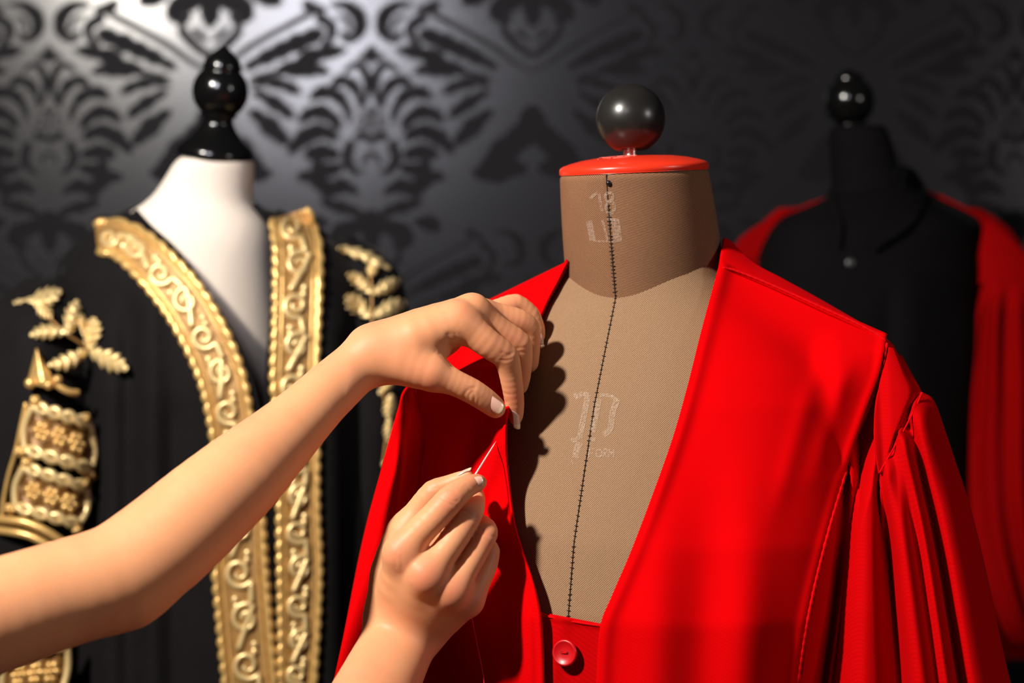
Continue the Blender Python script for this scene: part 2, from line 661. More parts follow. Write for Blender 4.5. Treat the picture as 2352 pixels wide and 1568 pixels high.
def ribbon_tube(name, pts, depth, r_px, mat, parent, lift=0.0, n=60, seg=6, wob=0.0):
    c = catmull(pts, n)
    Y = depth(c[:, 0], c[:, 1]) - lift
    rr = r_px / F * Y
    if wob:
        rr = rr * (1 + wob * np.sin(np.arange(n) * 1.9))
    return MB().tube(PN(c[:, 0], c[:, 1], Y), rr, seg).build(name, mat, parent)


# ---------------------------------------------------------------- the brown dress form in the middle
OX, OY, OZ = 0.111, 1.47, 1.384     # neck base centre
YAW = math.radians(25)
EL = np.array([math.cos(YAW), -math.sin(YAW), 0])   # the form's left
EF = np.array([-math.sin(YAW), -math.cos(YAW), 0])  # the form's front
EO = np.array([OX, OY, OZ])
# Z, half width, front, back
PROF = np.array([
    (0.060, 0.055, 0.050, -0.060), (0.020, 0.070, 0.060, -0.072), (0.000, 0.088, 0.067, -0.078), (-0.030, 0.128, 0.083, -0.088),
    (-0.060, 0.152, 0.099, -0.094), (-0.083, 0.163, 0.111, -0.097), (-0.139, 0.172, 0.1334, -0.100), (-0.187, 0.173, 0.152, -0.100),
    (-0.242, 0.168, 0.163, -0.092), (-0.35, 0.152, 0.155, -0.080), (-0.5, 0.165, 0.145, -0.100), (-0.62, 0.172, 0.14, -0.105)])[::-1]


def to_local(p):
    q = p - EO
    return np.stack([q @ EL, q @ EF, q[..., 2]], -1)


def to_world(X, Fw, Z):
    return EO + np.asarray(X)[..., None] * EL + np.asarray(Fw)[..., None] * EF + np.asarray(Z)[..., None] * np.array([0, 0, 1.0])


def body_f(p, grow=0.0, shoulders=False):
    q = to_local(p)
    X, Fw, Z = q[..., 0], q[..., 1], q[..., 2]
    w, fr, bk = (np.interp(Z, PROF[:, 0], PROF[:, i]) for i in (1, 2, 3))
    c, d = (fr + bk) / 2, (fr - bk) / 2
    w, d = w + grow, d + grow
    r = ((np.abs(X) / w) ** 2.3 + (np.abs(Fw - c) / d) ** 2.3) ** (1 / 2.3)
    f = (r - 1) * np.minimum(w, d) * 0.9
    if shoulders:
        for s in (-1, 1):
            a = np.array([s * 0.066, -0.02, 0.012])
            b = np.array([s * 0.205, -0.022, -0.070])
            ba = b - a
            t = np.clip(((q - a) @ ba) / (ba @ ba), 0, 1)
            dd = np.linalg.norm(q - a - t[..., None] * ba, axis=-1) - (0.036 - 0.006 * t) - grow * 0.5
            h = np.maximum(0.03 - np.abs(f - dd), 0) / 0.03
            f = np.minimum(f, dd) - h * h * 0.03 / 4
    return f


def body_depth(grow=0.0, shoulders=False, lo=1.22, hi=1.62, n=110):
    def d(px, py):
        px, py = np.broadcast_arrays(np.asarray(px, float), np.asarray(py, float))
        Ys = np.linspace(lo, hi, n)
        f = np.stack([body_f(PN(px, py, y), grow, shoulders) for y in Ys], -1)
        inside = f < 0
        any_in = inside.any(-1)
        first = np.maximum(inside.argmax(-1), 1)
        f0 = np.take_along_axis(f, (first - 1)[..., None], -1)[..., 0]
        f1 = np.take_along_axis(f, first[..., None], -1)[..., 0]
        y = Ys[first - 1] + (Ys[1] - Ys[0]) * np.clip(f0 / (f0 - f1 + 1e-12), 0, 1)
        miss = Ys[f.argmin(-1)]
        return np.where(any_in, y, miss)
    return d


torso_depth = body_depth()
gown_depth_raw = body_depth(0.008, True)


def smooth_grid(a, k=2):
    for _ in range(k):
        b = np.pad(a, 1, mode='edge')
        a = (b[:-2, 1:-1] + b[2:, 1:-1] + b[1:-1, :-2] + b[1:-1, 2:] + 2 * b[1:-1, 1:-1]) / 6
    return a


def gown_depth(px, py):
    y = gown_depth_raw(px, py)
    return smooth_grid(y, 6) if y.ndim == 2 and min(y.shape) > 3 else y


form = empty('dress_form', (OX, OY, 0), 'old brown twill tailor\'s dress form with a red neck cap and black ball knob', 'dress form')


def twill_uv(o, phase):
    me = o.data
    uv = me.uv_layers.new(name='UVMap')
    li = np.zeros(len(me.loops), dtype=np.int32)
    me.loops.foreach_get('vertex_index', li)
    out = np.zeros((len(li), 2), dtype=np.float32)
    out[:, 0] = phase[li]
    uv.data.foreach_set('uv', out.ravel())


def build_torso():
    nz, seg = 120, 128
    zs = np.linspace(-0.62, 0.06, nz)
    th = np.linspace(-math.pi, math.pi, seg + 1)        # th = 0 at the front seam; seam vertices are doubled at the back
    pts = np.zeros((nz, seg + 1, 3))
    ph = np.zeros((nz, seg + 1))
    for j, z in enumerate(zs):
        w, fr, bk = (np.interp(z, PROF[:, 0], PROF[:, i]) for i in (1, 2, 3))
        c, d = (fr + bk) / 2, (fr - bk) / 2
        s, co = np.sin(th), np.cos(th)
        X = w * np.sign(s) * np.abs(s) ** (2 / 2.3)
        Fw = c + d * np.sign(co) * np.abs(co) ** (2 / 2.3)
        pts[j] = to_world(X, Fw, np.full_like(X, z))
        arc = np.concatenate([[0], np.cumsum(np.linalg.norm(np.diff(pts[j], axis=0), axis=1))])
        arc -= np.interp(0, th, arc)
        sg = np.where(arc < 0, -1.0, 1.0)
        ph[j] = (arc * 0.70 - z * (0.71 + 0.0 * sg)) / 0.00125
    o = MB().grid(pts).build('torso', M['twill_body'], form)
    twill_uv(o, ph.reshape(-1))
    return o


build_torso()


def neck_ring(t, a):
    """t: 0 base .. 1 top; a: angle from the front; form-local X, F, Z"""
    rb, rt = 0.0655, 0.0608
    r = rb + (rt - rb) * t
    r = r * (1 + 0.012 * np.sin(math.pi * t))
    X = r * np.sin(a)
    Fc = 0.026 * t
    Fw = Fc + r * np.cos(a)
    zb = 0.0205 - 0.205 * 0.0655 * np.cos(a) - 0.012 * np.maximum(0, np.cos(a)) ** 2
    zt = 0.1045 - 0.104 * 0.0608 * np.cos(a)
    return X, Fw, zb + (zt - zb) * t


def build_neck():
    nv, seg = 50, 128
    a = np.linspace(-math.pi, math.pi, seg + 1)
    pts = np.zeros((nv, seg + 1, 3))
    ph = np.zeros((nv, seg + 1))
    for j in range(nv):
        t = j / (nv - 1)
        tt = t * 1.03 - 0.03
        X, Fw, Z = neck_ring(tt, a)
        if t > 0.96:
            k = (t - 0.96) / 0.04
            X, Fw = X * (1 - 0.025 * k * k), 0.026 + (Fw - 0.026) * (1 - 0.025 * k * k)
        pts[j] = to_world(X, Fw, Z)
        u = a * 0.063
        ph[j] = np.where(u < 0, (u * 0.62 - Z * -0.79) / 0.00125, (u * 0.22 + Z * 0.97) / 0.00125)
    o = MB().grid(pts).build('neck', M['twill_neck'], form)
    twill_uv(o, ph.reshape(-1))


build_neck()


def build_cap():
    prof = []
    R = 0.0612
    for r, h in ((R * 0.985, 0.0), (R, 0.0008), (R, 0.0042), (R * 0.99, 0.0056), (R * 0.95, 0.0072), (R * 0.85, 0.0092), (R * 0.7, 0.0113),
                 (R * 0.5, 0.0130), (R * 0.25, 0.0138), (0.004, 0.0140)):
        prof.append((r, h))
    mb = MB()
    seg = 96
    out = np.zeros((len(prof), seg, 3))
    a = np.arange(seg) * 2 * math.pi / seg
    for j, (r, h) in enumerate(prof):
        out[j] = to_world(r * np.sin(a), 0.026 + r * np.cos(a), 0.1045 + h - 0.104 * r * np.cos(a))
    mb.grid(out[:, ::-1], closed_u=True)
    mb.f.append([k for k in range(seg)])
    mb.f.append([(len(prof) - 1) * seg + k for k in range(seg)][::-1])
    cap = mb.build('neck_cap', M['cap_red'], form)
    tag(cap, 'glossy red domed cap on the neck')
    # scratched initials on the dome
    def dome(x, f):
        r = math.hypot(x, f)
        h = np.interp(r, [p[0] for p in prof[::-1]], [p[1] for p in prof[::-1]])
        return to_world(x, 0.026 + f, 0.1045 + h - 0.104 * f)
    e = MB()
    for st in ([(-.020, .018), (-.016, .026), (-.014, .038)], [(-.004, .022), (-.012, .030), (-.003, .038)],
               [(.002, .020), (.004, .030), (.000, .040)], [(.000, .040), (.010, .036), (.012, .028), (.003, .024)], [(-.02, .02), (.012, .018)]):
        c = catmull([(x - 0.004, y - 0.004) for x, y in st], 14)
        e.tube([dome(x, y) for x, y in c], 0.0005, 5)
    e.build('engraving', plain('scratched_red', (0.75, 0.12, 0.09), 0.5), cap)


build_cap()
top = to_world(0.0, 0.026, 0.1045)
kn = MB()
rb = 0.0284
prof = [(0.004, -0.0253), (0.0125, -0.0253)]
for a in np.linspace(-1.10, math.pi / 2 - 0.02, 40):
    prof.append((rb * math.cos(a), rb * math.sin(a)))
kc = P(1448.5, 272.5, 1.447)
kn.lathe(prof, kc, (-0.02, 0, 1), 72)
kn.build('finial', M['black_wood'], form)
sb = MB()
sp = []
z = -0.045
while z < -0.024:
    sp += [(0.0052, z), (0.0062, z + 0.0006), (0.0052, z + 0.0012)]
    z += 0.0013
sb.lathe(sp, kc, (0, 0, 1), 28)
sb.build('screw', M['steel'], form)


def build_stitches():
    mb = MB()
    # neck seam
    pn, bod = [], []
    for t in np.linspace(1.0, -0.02, 60):
        X, Fw, Z = neck_ring(t, np.array([0.0]))
        pn.append(to_world(X, Fw + 0.0002, Z)[0])
    for z in np.linspace(0.006, -0.30, 114):
        fr = np.interp(z, PROF[:, 0], PROF[:, 2])
        bod.append(to_world(0.0, fr + 0.0007, z))
    mb.tube(pn, 0.0005, 5)
    mb.tube(bod, 0.00027, 5)
    for seq, a0, sp, wk in ((pn, 14, 0.0030, 1.0), (bod, 2, 0.0040, 0.7)):
        seq = np.asarray(seq)
        s = np.concatenate([[0], np.cumsum(np.linalg.norm(np.diff(seq, axis=0), axis=1))])
        for d in np.arange(s[a0], s[-1], sp):
            c = np.array([np.interp(d, s, seq[:, i]) for i in range(3)])
            w = random.uniform(0.0012, 0.0024) * wk
            k = random.uniform(-0.0005, 0.0005)
            mb.tube([c - EL * w + EF * -0.0001 + np.array([0, 0, k]), c + EF * 0.0003, c + EL * w - EF * 0.0001 - np.array([0, 0, k])], [0.0002, 0.0005 * wk + 0.00005, 0.0002], 5)
    mb.build('front_seam', M['stitch'], form)
    # seam round the foot of the neck
    mb = MB()
    ring = []
    for a in np.linspace(-1.9, 1.9, 120):
        X, Fw, Z = neck_ring(0.012, np.array([a]))
        ring.append(to_world(X * 1.009, Fw * 1.009, Z)[0])
    mb.tube(ring, 0.0006, 5)
    mb.build('neck_seam', M['stitch'], form)
    X, Fw, Z = neck_ring(0.93, np.array([0.03]))
    c = to_world(X, Fw + 0.0010, Z)[0]
    MB().ball(c, 0.0021, 18, 12).build('pin', M['pin'], form)


build_stitches()


NA = np.linspace(-1.45, 1.45, 181)
NP0 = to_world(*neck_ring(0.0, NA))
NP1 = to_world(*neck_ring(1.0, NA))


def neck_depth(px, py):
    px, py = np.atleast_1d(px).astype(float), np.atleast_1d(py).astype(float)
    y0 = 784 - (NP0[:, 2] - CZ) / NP0[:, 1] * F
    y1 = 784 - (NP1[:, 2] - CZ) / NP1[:, 1] * F
    out = []
    for x, y in zip(px, py):
        p = NP0 + (NP1 - NP0) * ((y - y0) / (y1 - y0))[:, None]
        out.append(np.interp(x, 1176 + p[:, 0] / p[:, 1] * F, p[:, 1]))
    return np.array(out) - 0.0006


def print_marks():
    def ribbon(mb, pts, w, depth, lift=0.0007, n=16):
        c = catmull(pts, n)
        t = np.gradient(c, axis=0)
        t /= np.linalg.norm(t, axis=1, keepdims=True)
        nrm = np.stack([-t[:, 1], t[:, 0]], -1)
        ww = np.full(n, w / 2.0)
        a = c + nrm * ww[:, None]
        b = c - nrm * ww[:, None]
        Ya, Yb = depth(a[:, 0], a[:, 1]) - lift, depth(b[:, 0], b[:, 1]) - lift
        mb.grid(np.stack([PN(a[:, 0], a[:, 1], Ya), PN(b[:, 0], b[:, 1], Yb)], 1))
    # the size number on the neck
    mb = MB()
    def cc(l):
        return [(1310 + a / 8.71, 400 + b / 8.71) for a, b in l]
    ribbon(mb, cc([(400, 490), (480, 410), (545, 370)]), 7, neck_depth)
    ribbon(mb, cc([(575, 380), (600, 560), (640, 740)]), 6, neck_depth)
    t8 = np.linspace(0, 2 * math.pi, 15)
    ribbon(mb, cc([(775 + 75 * math.cos(a), 455 + 85 * math.sin(a)) for a in t8]), 7, neck_depth, n=30)
    ribbon(mb, cc([(800 + 82 * math.cos(a), 665 + 120 * math.sin(a)) for a in t8]), 7, neck_depth, n=30)
    tag(mb.build('size_number', M['chalk'], form), 'worn white number 18 printed on the neck')
    mb = MB()
    ribbon(mb, cc([(370, 930), (410, 1130), (450, 1320)]), 14, neck_depth)
    ribbon(mb, cc([(640, 920), (700, 1130), (740, 1330)]), 5, neck_depth)
    ribbon(mb, cc([(900, 900), (930, 1120), (950, 1350)]), 19, neck_depth)
    ribbon(mb, cc([(460, 1330), (600, 1340), (900, 1350)]), 4, neck_depth)
    ribbon(mb, cc([(720, 910), (810, 905), (900, 905)]), 6, neck_depth)
    mb.build('printed_mark', M['chalk'], form)
    # the maker's mark on the chest
    mb = MB()
    def c2(l):
        return [(1250 + a / 6.272, 860 + b / 6.272) for a, b in l]
    ribbon(mb, c2([(440, 270), (480, 330), (540, 280), (640, 290)]), 10, torso_depth)
    ribbon(mb, c2([(630, 290), (580, 560), (510, 910)]), 13, torso_depth)
    ribbon(mb, c2([(790, 350), (750, 560), (700, 830)]), 12, torso_depth)
    ribbon(mb, c2([(800, 300), (930, 300), (1060, 370)]), 8, torso_depth)
    ribbon(mb, c2([(1050, 360), (985, 560), (950, 780), (850, 870)]), 14, torso_depth)
    ribbon(mb, c2([(390, 920), (440, 950), (500, 900)]), 9, torso_depth)
    ribbon(mb, c2([(510, 980), (470, 1090), (450, 1200)]), 15, torso_depth)
    ribbon(mb, c2([(650, 940), (740, 940)]), 10, torso_depth)
    ribbon(mb, c2([(395, 1230), (420, 1290)]), 3, torso_depth)
    mb.build('printed_mark', M['chalk'], form)
    mb = MB()
    for st in ([(640, 1190), (655, 1070), (720, 1070)], [(650, 1130), (700, 1130)],
               [(790, 1070), (750, 1100), (750, 1170), (790, 1190), (830, 1160), (830, 1100), (790, 1070)],
               [(850, 1190), (865, 1070), (910, 1080), (905, 1120), (865, 1130), (905, 1190)],
               [(925, 1190), (940, 1075), (965, 1150), (1000, 1075), (1000, 1190)]):
        for a, b in zip(st[:-1], st[1:]):
            ribbon(mb, c2([a, b]), 3.4, torso_depth, n=4)
    tag(mb.build('printed_word', M['chalk'], form), 'worn white word FORM printed on the chest')


print_marks()


def stand(parent, x, y, ztop, zfoot=0.0):
    MB().lathe([(0.014, zfoot + 0.03), (0.014, ztop)], (x, y, 0), seg=20).build('stand_pole', M['dark_steel'], parent)
    MB().lathe([(0.17, zfoot), (0.17, zfoot + 0.012), (0.05, zfoot + 0.03), (0.02, zfoot + 0.06), (0.016, zfoot + 0.08)], (x, y, 0), seg=40).build('stand_base', M['dark_steel'], parent)


stand(form, OX, OY, OZ - 0.60)

# ---------------------------------------------------------------- the red gown on it
gown = empty('academic_gown', (OX, OY, 0.9), 'bright red velvet fronted gown pinned on the brown dress form', 'gown')


def sharp(x, p=2.0):
    """rounded cloth folds: broad crests and narrow valleys"""
    return np.abs(np.sin(x)) ** p


def right_fold(u, v, px, py):
    d = -0.004 * gauss(u - 0.03, 0.03)                                        # rolled front edge
    w = smooth_step(0.25, 0.8, v)
    d = d - 0.010 * w * gauss(px - (1760 - 60 * v), 45) + 0.006 * w * gauss(px - (1650 - 40 * v), 40)
    d = d - 0.007 * w * gauss(px - (1530 - 30 * v), 40)
    d = d - 0.0025 * gauss((px - 1860) - (py - 900) * -0.28, 18) * smooth_step(820, 900, py) * (1 - smooth_step(1050, 1250, py))
    d = d - 0.0022 * gauss((px - 1930) - (py - 900) * -0.30, 16) * smooth_step(800, 880, py) * (1 - smooth_step(1000, 1150, py))
    d = d - 0.003 * gauss(u - 0.985, 0.02)
    return d


FR_L = [(1654, 598), (1632, 680), (1608, 770), (1578, 890), (1545, 1005), (1500, 1132), (1448, 1268), (1405, 1368), (1378, 1440), (1369, 1568), (1366, 1700)]
FR_R = [(2038, 766), (2022, 858), (1990, 945), (1950, 1058), (1908, 1200), (1872, 1340), (1848, 1460), (1832, 1568), (1815, 1700)]


def right_depth(px, py):
    y = gown_depth_raw(px, py)
    lin = 1.362 + 0.00012 * (px - 1950)
    k = smooth_step(740, 900, py) * smooth_step(1850, 1935, px)
    y = y * (1 - k) + np.minimum(y, lin) * k
    return smooth_grid(y, 6)


o = patch('front_panel', FR_L, FR_R, right_depth, M['velvet'], gown, 110, 150, right_fold, 0.003)
tag(o, 'velvet front panel on the form\'s left side')
YK_T = [(1662, 545), (1678, 552), (1700, 575), (1740, 608), (1800, 640), (1880, 684), (1960, 730), (2020, 765), (2050, 790), (2056, 797)]
YK_B = [(1650, 614), (1660, 614), (1690, 622), (1750, 645), (1830, 680), (1900, 712), (1960, 739), (2010, 765), (2035, 784), (2040, 795)]


def yoke_fold(u, v, px, py):
    return 0.022 * (1 - u) ** 1.2 - 0.001 - 0.003 * gauss(u - 1, 0.08)


o = MB().grid(patch_pts(YK_T, YK_B, gown_depth, 24, 90, yoke_fold)).build('shoulder_yoke', M['velvet'], gown)
solidify(o, 0.003, -1)
ribbon_tube('shoulder_seam', YK_B[1:-1], lambda a, b: gown_depth_raw(a, b), 2.2, M['seam_red'], gown, 0.004, 90, 6, 0.15)
ribbon_tube('front_seam', [(2036, 790), (2022, 858), (1990, 945), (1950, 1058), (1908, 1200), (1872, 1340), (1848, 1460), (1832, 1568)],
            lambda a, b: gown_depth_raw(a, b), 4.5, M['seam_red'], gown, 0.003, 140, 7, 0.25)

# side of the gown between the velvet front and the sleeve
sleeve_rows = [(780, 1985, 2075, 1.405, 0.035), (900, 1965, 2150, 1.40, 0.045), (1000, 1940, 2185, 1.40, 0.055), (1200, 1900, 2242, 1.40, 0.07),
               (1400, 1880, 2290, 1.40, 0.085), (1568, 1870, 2325, 1.40, 0.095), (1720, 1860, 2350, 1.40, 0.10)]
sleeve_depth = pillow(sleeve_rows)


def side_fold(u, v, px, py):
    e = np.interp(py, [858, 945, 1058, 1200, 1340, 1460, 1568, 1700], [2022, 1990, 1950, 1908, 1872, 1848, 1832, 1815])
    k = smooth_step(0, 30, px - e)
    return k * side_fold_raw(u, v, px, py)


def side_fold_raw(u, v, px, py):
    return -0.012 * gauss(px - (1990 - 15 * v), 26) * smooth_step(0.0, 0.25, v) + 0.018 * smooth_step(0.80, 1.0, u) * smooth_step(0.1, 0.4, v) \
        + 0.006 * gauss(px - (1945 - 35 * v), 12) * v


def side_depth(px, py):
    a = sleeve_depth(px, py) + 0.006
    b = gown_depth_raw(px, py) + 0.006
    e = np.interp(py, [858, 945, 1058, 1200, 1340, 1460, 1568, 1700], [2022, 1990, 1950, 1908, 1872, 1848, 1832, 1815])
    k = smooth_step(-5, 75, px - e)
    return np.minimum(b * (1 - k) + a * k, np.where(px > e, torso_depth(px, py) - 0.018, 9.0)) + 0.03 * (1 - smooth_step(-8, 2, px - e))


SD_L = [(2016, 850), (2006, 880), (1968, 945), (1925, 1058), (1883, 1200), (1847, 1340), (1823, 1460), (1807, 1568), (1790, 1700)]
SD_R = [(2026, 850), (2024, 890), (2022, 960), (2024, 1080), (2032, 1200), (2042, 1340), (2050, 1450), (2058, 1568), (2066, 1700)]
patch('side_panel', SD_L, SD_R, side_depth, M['twill_red'], gown, 50, 120, side_fold, 0.002)
CP_L = [(2042, 796), (2034, 830), (2020, 880), (2008, 960), (2008, 1020), (2020, 1086)]
CP_R = [(2056, 800), (2088, 852), (2116, 900), (2098, 945), (2070, 1000), (2026, 1088)]
patch('sleeve_cap', CP_L, CP_R, sleeve_depth, M['twill_red'], gown, 40, 60, lambda u, v, px, py: -0.003 + 0.004 * gauss(px - 2022 - (py - 900) * .05, 9) + 0.008 * smooth_step(0.7, 1, u), 0.002)


def sleeve_fold(u, v, px, py):
    g = smooth_step(0.02, 0.35, v)
    d = 0.0
    # crests and valleys run down the sleeve
    d = d + 0.024 * gauss(u - (0.02), 0.055) * (0.4 + g)
    d = d - 0.010 * gauss(u - (0.22 + 0.02 * v), 0.08) * g
    d = d + 0.007 * gauss(u - (0.36), 0.05) * g
    d = d - 0.008 * gauss(u - (0.47 - 0.02 * v), 0.055) * (0.5 + 0.5 * g)
    d = d + 0.014 * gauss(u - (0.585 - 0.03 * v), 0.05) * (0.6 + 0.6 * g)
    d = d - 0.006 * gauss(u - (0.78), 0.10) * g
    # gathers under the cap
    t = 1 - smooth_step(0.0, 0.28, v)
    d = d - 0.006 * t * sharp((u + 0.35 * v) * math.pi * 3.0 + 0.4, 1.5)
    d = d + 0.006 * gauss(v, 0.02)
    return d - 0.004


SL_L = [(2018, 1090), (2026, 1160), (2034, 1260), (2044, 1380), (2052, 1470), (2060, 1568), (2068, 1700)]
SL_R = [(2118, 900), (2146, 920), (2172, 990), (2196, 1062), (2222, 1140), (2250, 1245), (2278, 1370), (2306, 1500), (2322, 1568), (2350, 1690)]


def sleeve_shift(u, v):
    # pleats bulge a little above the seam line
    return 0 * u, -9 * (1 - smooth_step(0, 0.05, v)) * np.abs(np.sin(u * math.pi * 3))


patch('sleeve', SL_L, SL_R, sleeve_depth, M['twill_red'], gown, 130, 150, sleeve_fold, 0.002, sleeve_shift)
ribbon_tube('sleeve_seam', [(2020, 1086), (2046, 1040), (2072, 995), (2098, 945), (2118, 902)], lambda a, b: sleeve_depth(a, b), 2.0, M['seam_red'], gown, 0.003, 40)
# back of the sleeve
closed_rings('sleeve_back', [(815, 2035, 2066, 1.42, 0.02), (850, 2020, 2084, 1.43, 0.03), (900, 2010, 2112, 1.435, 0.036), (1000, 2000, 2160, 1.44, 0.042), (1200, 2010, 2225, 1.445, 0.05), (1400, 2020, 2272, 1.45, 0.055), (1690, 2040, 2335, 1.455, 0.06)],
             M['twill_red'], gown, 40, 30)

# left side: lapel held by the hand, front panel, sleeve
LF_L = [(1118, 690), (1060, 730), (1000, 800), (965, 862), (957, 905), (966, 955), (975, 1015), (968, 1070), (960, 1130), (955, 1250), (948, 1400), (942, 1568), (938, 1700)]
LF_R = [(1306, 598), (1282, 645), (1256, 695), (1232, 752), (1208, 820), (1186, 890), (1166, 955), (1164, 1010), (1167, 1070), (1174, 1140), (1184, 1205), (1202, 1265), (1224, 1328), (1240, 1390), (1247, 1450), (1251, 1568), (1252, 1700)]


def left_depth(px, py):
    y = gown_depth(px, py)
    flat = 1.384 + 0.00016 * (1160 - px)
    h = np.maximum(0.03 - np.abs(y - flat), 0) / 0.03
    m = np.minimum(y, flat) - h * h * 0.0075
    k = smooth_step(760, 880, py)
    return y * (1 - k) + m * k


def left_fold(u, v, px, py):
    e = smooth_step(0.75, 1.0, u)
    d0 = 0.0 * np.exp(-(((px - 1060) / 55) ** 2 + ((py - 890) / 90) ** 2))
    d = -0.008 * e * smooth_step(700, 900, py) * (1 - 0.5 * smooth_step(1150, 1420, py))
    d = d + d0
    # the pinched edge is pulled towards the hand
    d = d - 0.014 * np.exp(-(((px - 1160) / 60) ** 2 + ((py - 1000) / 90) ** 2))
    # soft pleat falling from the pinch
    d = d - 0.012 * gauss(px - (1150 - 0.33 * (py - 965)), 22) * smooth_step(930, 990, py) * (1 - smooth_step(1080, 1330, py))
    d = d + 0.010 * gauss(px - (1112 - 0.33 * (py - 965)), 26) * smooth_step(930, 1000, py) * (1 - smooth_step(1080, 1300, py))
    d = d - 0.006 * gauss(px - (1215 + 0 * py), 16) * smooth_step(1290, 1400, py)
    d = d + 0.004 * gauss(px - (1178 + 0 * py), 18) * smooth_step(1290, 1420, py)
    d = d - 0.004 * gauss(u - 0.98, 0.02)
    return d


o = patch('front_panel', LF_L, LF_R, left_depth, M['velvet'], gown, 120, 170, left_fold, 0.003)
tag(o, 'velvet front panel whose edge the fingers pinch')
lsl_rows = [(860, 925, 985, 1.52, 0.03), (960, 900, 985, 1.50, 0.045), (1090, 868, 985, 1.485, 0.055), (1250, 830, 985, 1.475, 0.065), (1400, 798, 985, 1.47, 0.07), (1568, 762, 985, 1.465, 0.075), (1720, 735, 985, 1.46, 0.08)]
lsl_depth = pillow([(a, b, c, y, d * 0.6) for a, b, c, y, d in lsl_rows], 0.045)


def lsl_fold(u, v, px, py):
    g = smooth_step(0.05, 0.3, v)
    d = -0.012 * gauss(px - (935 - 35 * v), 16) * (1 - 0.5 * v) + 0.014 * gauss(px - (962 - 60 * v), 14) * g
    d = d - 0.008 * gauss(u - 0.35, 0.12) * g + 0.012 * gauss(u - 0.62, 0.09) * g - 0.008 * gauss(u - 0.85, 0.1) * g
    return d


patch('sleeve', [(947, 880), (934, 893), (922, 915), (902, 979), (885, 1040), (872, 1089), (841, 1202), (817, 1310), (790, 1450), (765, 1568), (738, 1700)],
      [(952, 882), (960, 925), (972, 985), (980, 1040), (976, 1090), (970, 1140), (968, 1250), (966, 1400), (964, 1568), (962, 1700)], lsl_depth, M['velvet'], gown, 70, 120, lsl_fold, 0.002)
ribbon_tube('sleeve_seam', [(952, 886), (957, 915), (966, 955), (976, 1018)], lambda a, b: lsl_depth(a, b), 2.6, M['seam_red'], gown, 0.012, 40, 6, 0.3)
# back of the gown
bk = np.zeros((40, 61, 3))
for j, z in enumerate(np.linspace(0.015, -0.34, 40)):
    w, fr, bkk = (np.interp(z, PROF[:, 0], PROF[:, i]) for i in (1, 2, 3))
    w = max(w + 0.012, 0.075)
    a = np.linspace(math.pi / 2 - 0.15, math.pi * 1.5 + 0.15, 61)
    bk[j] = to_world(w * np.sin(a), (fr + bkk) / 2 + ((fr - bkk) / 2 + 0.014) * np.cos(a), np.full(61, z))
solidify(MB().grid(bk).build('back_panel', M['velvet'], gown), 0.002, -1)

# ---------------------------------------------------------------- red waistcoat under the gown
wc = empty('waistcoat', (OX, OY - 0.14, 1.0), 'red buttoned waistcoat showing at the bottom of the open red gown', 'waistcoat')
wc_depth0 = body_depth(0.0045)


def wc_depth(px, py):
    return wc_depth0(px, py)


def wc_fold(u, v, px, py):
    return -0.0025 * smooth_step(0.02, 0.06, v) * 0 - 0.0012 * gauss(v - 0.02, 0.02) + 0.003 * gauss(px - 1252, 8) - 0.002 * gauss(px - 1290 + (py - 1440) * .2, 16)


patch('front', [(1205, 1398), (1212, 1480), (1215, 1568), (1215, 1700)], [(1425, 1440), (1420, 1500), (1420, 1568), (1420, 1700)], wc_depth, M['twill_red'], wc, 70, 70, wc_fold, 0.002)
ribbon_tube('top_edge', [(1210, 1401), (1247, 1412), (1290, 1422), (1335, 1430), (1376, 1436), (1420, 1441)], lambda a, b: wc_depth(a, b), 3.2, M['seam_red'], wc, 0.001, 50)


def build_button():
    Y = float(wc_depth(np.array([1297.0]), np.array([1500.0]))[0]) - 0.0065
    c = P(1297, 1499, Y)
    nrm = Vector((-0.42, -0.85, 0.10)).normalized()
    R = 31.0 / F * Y
    prof = [(R * 0.55, -0.0022), (R * 0.93, -0.0016), (R, -0.0004), (R * 0.985, 0.0008), (R * 0.9, 0.0016), (R * 0.8, 0.0013), (R * 0.68, 0.0004), (R * 0.3, 0.0001), (0.0003, 0.0)]
    b = MB().lathe(prof, c, nrm, 56).build('button', M['button_red'], wc)
    side = nrm.cross(Vector((0, 0, 1))).normalized()
    up = side.cross(nrm)
    h = MB()
    for s in (-1, 1):
        h.lathe([(0.0011, -0.0004), (0.0011, 0.0003), (0.0005, 0.00032)], c + side * s * 0.0021 , nrm, 14)
    h.build('thread_hole', plain('dark_hole', (0.05, 0.0, 0.001), 0.9), b)
    MB().tube([c - side * 0.0021 + nrm * 0.0004, c + nrm * 0.0010, c + side * 0.0021 + nrm * 0.0004], 0.0006, 6).build('sewing_loop', M['seam_red'], b)
    MB().lathe([(0.003, -0.012), (0.003, -0.001)], c, nrm, 16).build('shank', M['seam_red'], b)


build_button()


# ---------------------------------------------------------------- the person: two bare arms
def cap_d(p, a, b, ra, rb):
    ba = b - a
    pa = p - a
    t = np.clip((pa @ ba) / (ba @ ba + 1e-12), 0, 1)
    q = pa - t[:, None] * ba
    return np.sqrt((q * q).sum(1)) - (ra + (rb - ra) * t)


def smin(a, b, k):
    h = np.maximum(k - np.abs(a - b), 0) / k
    return np.minimum(a, b) - h * h * k * 0.25


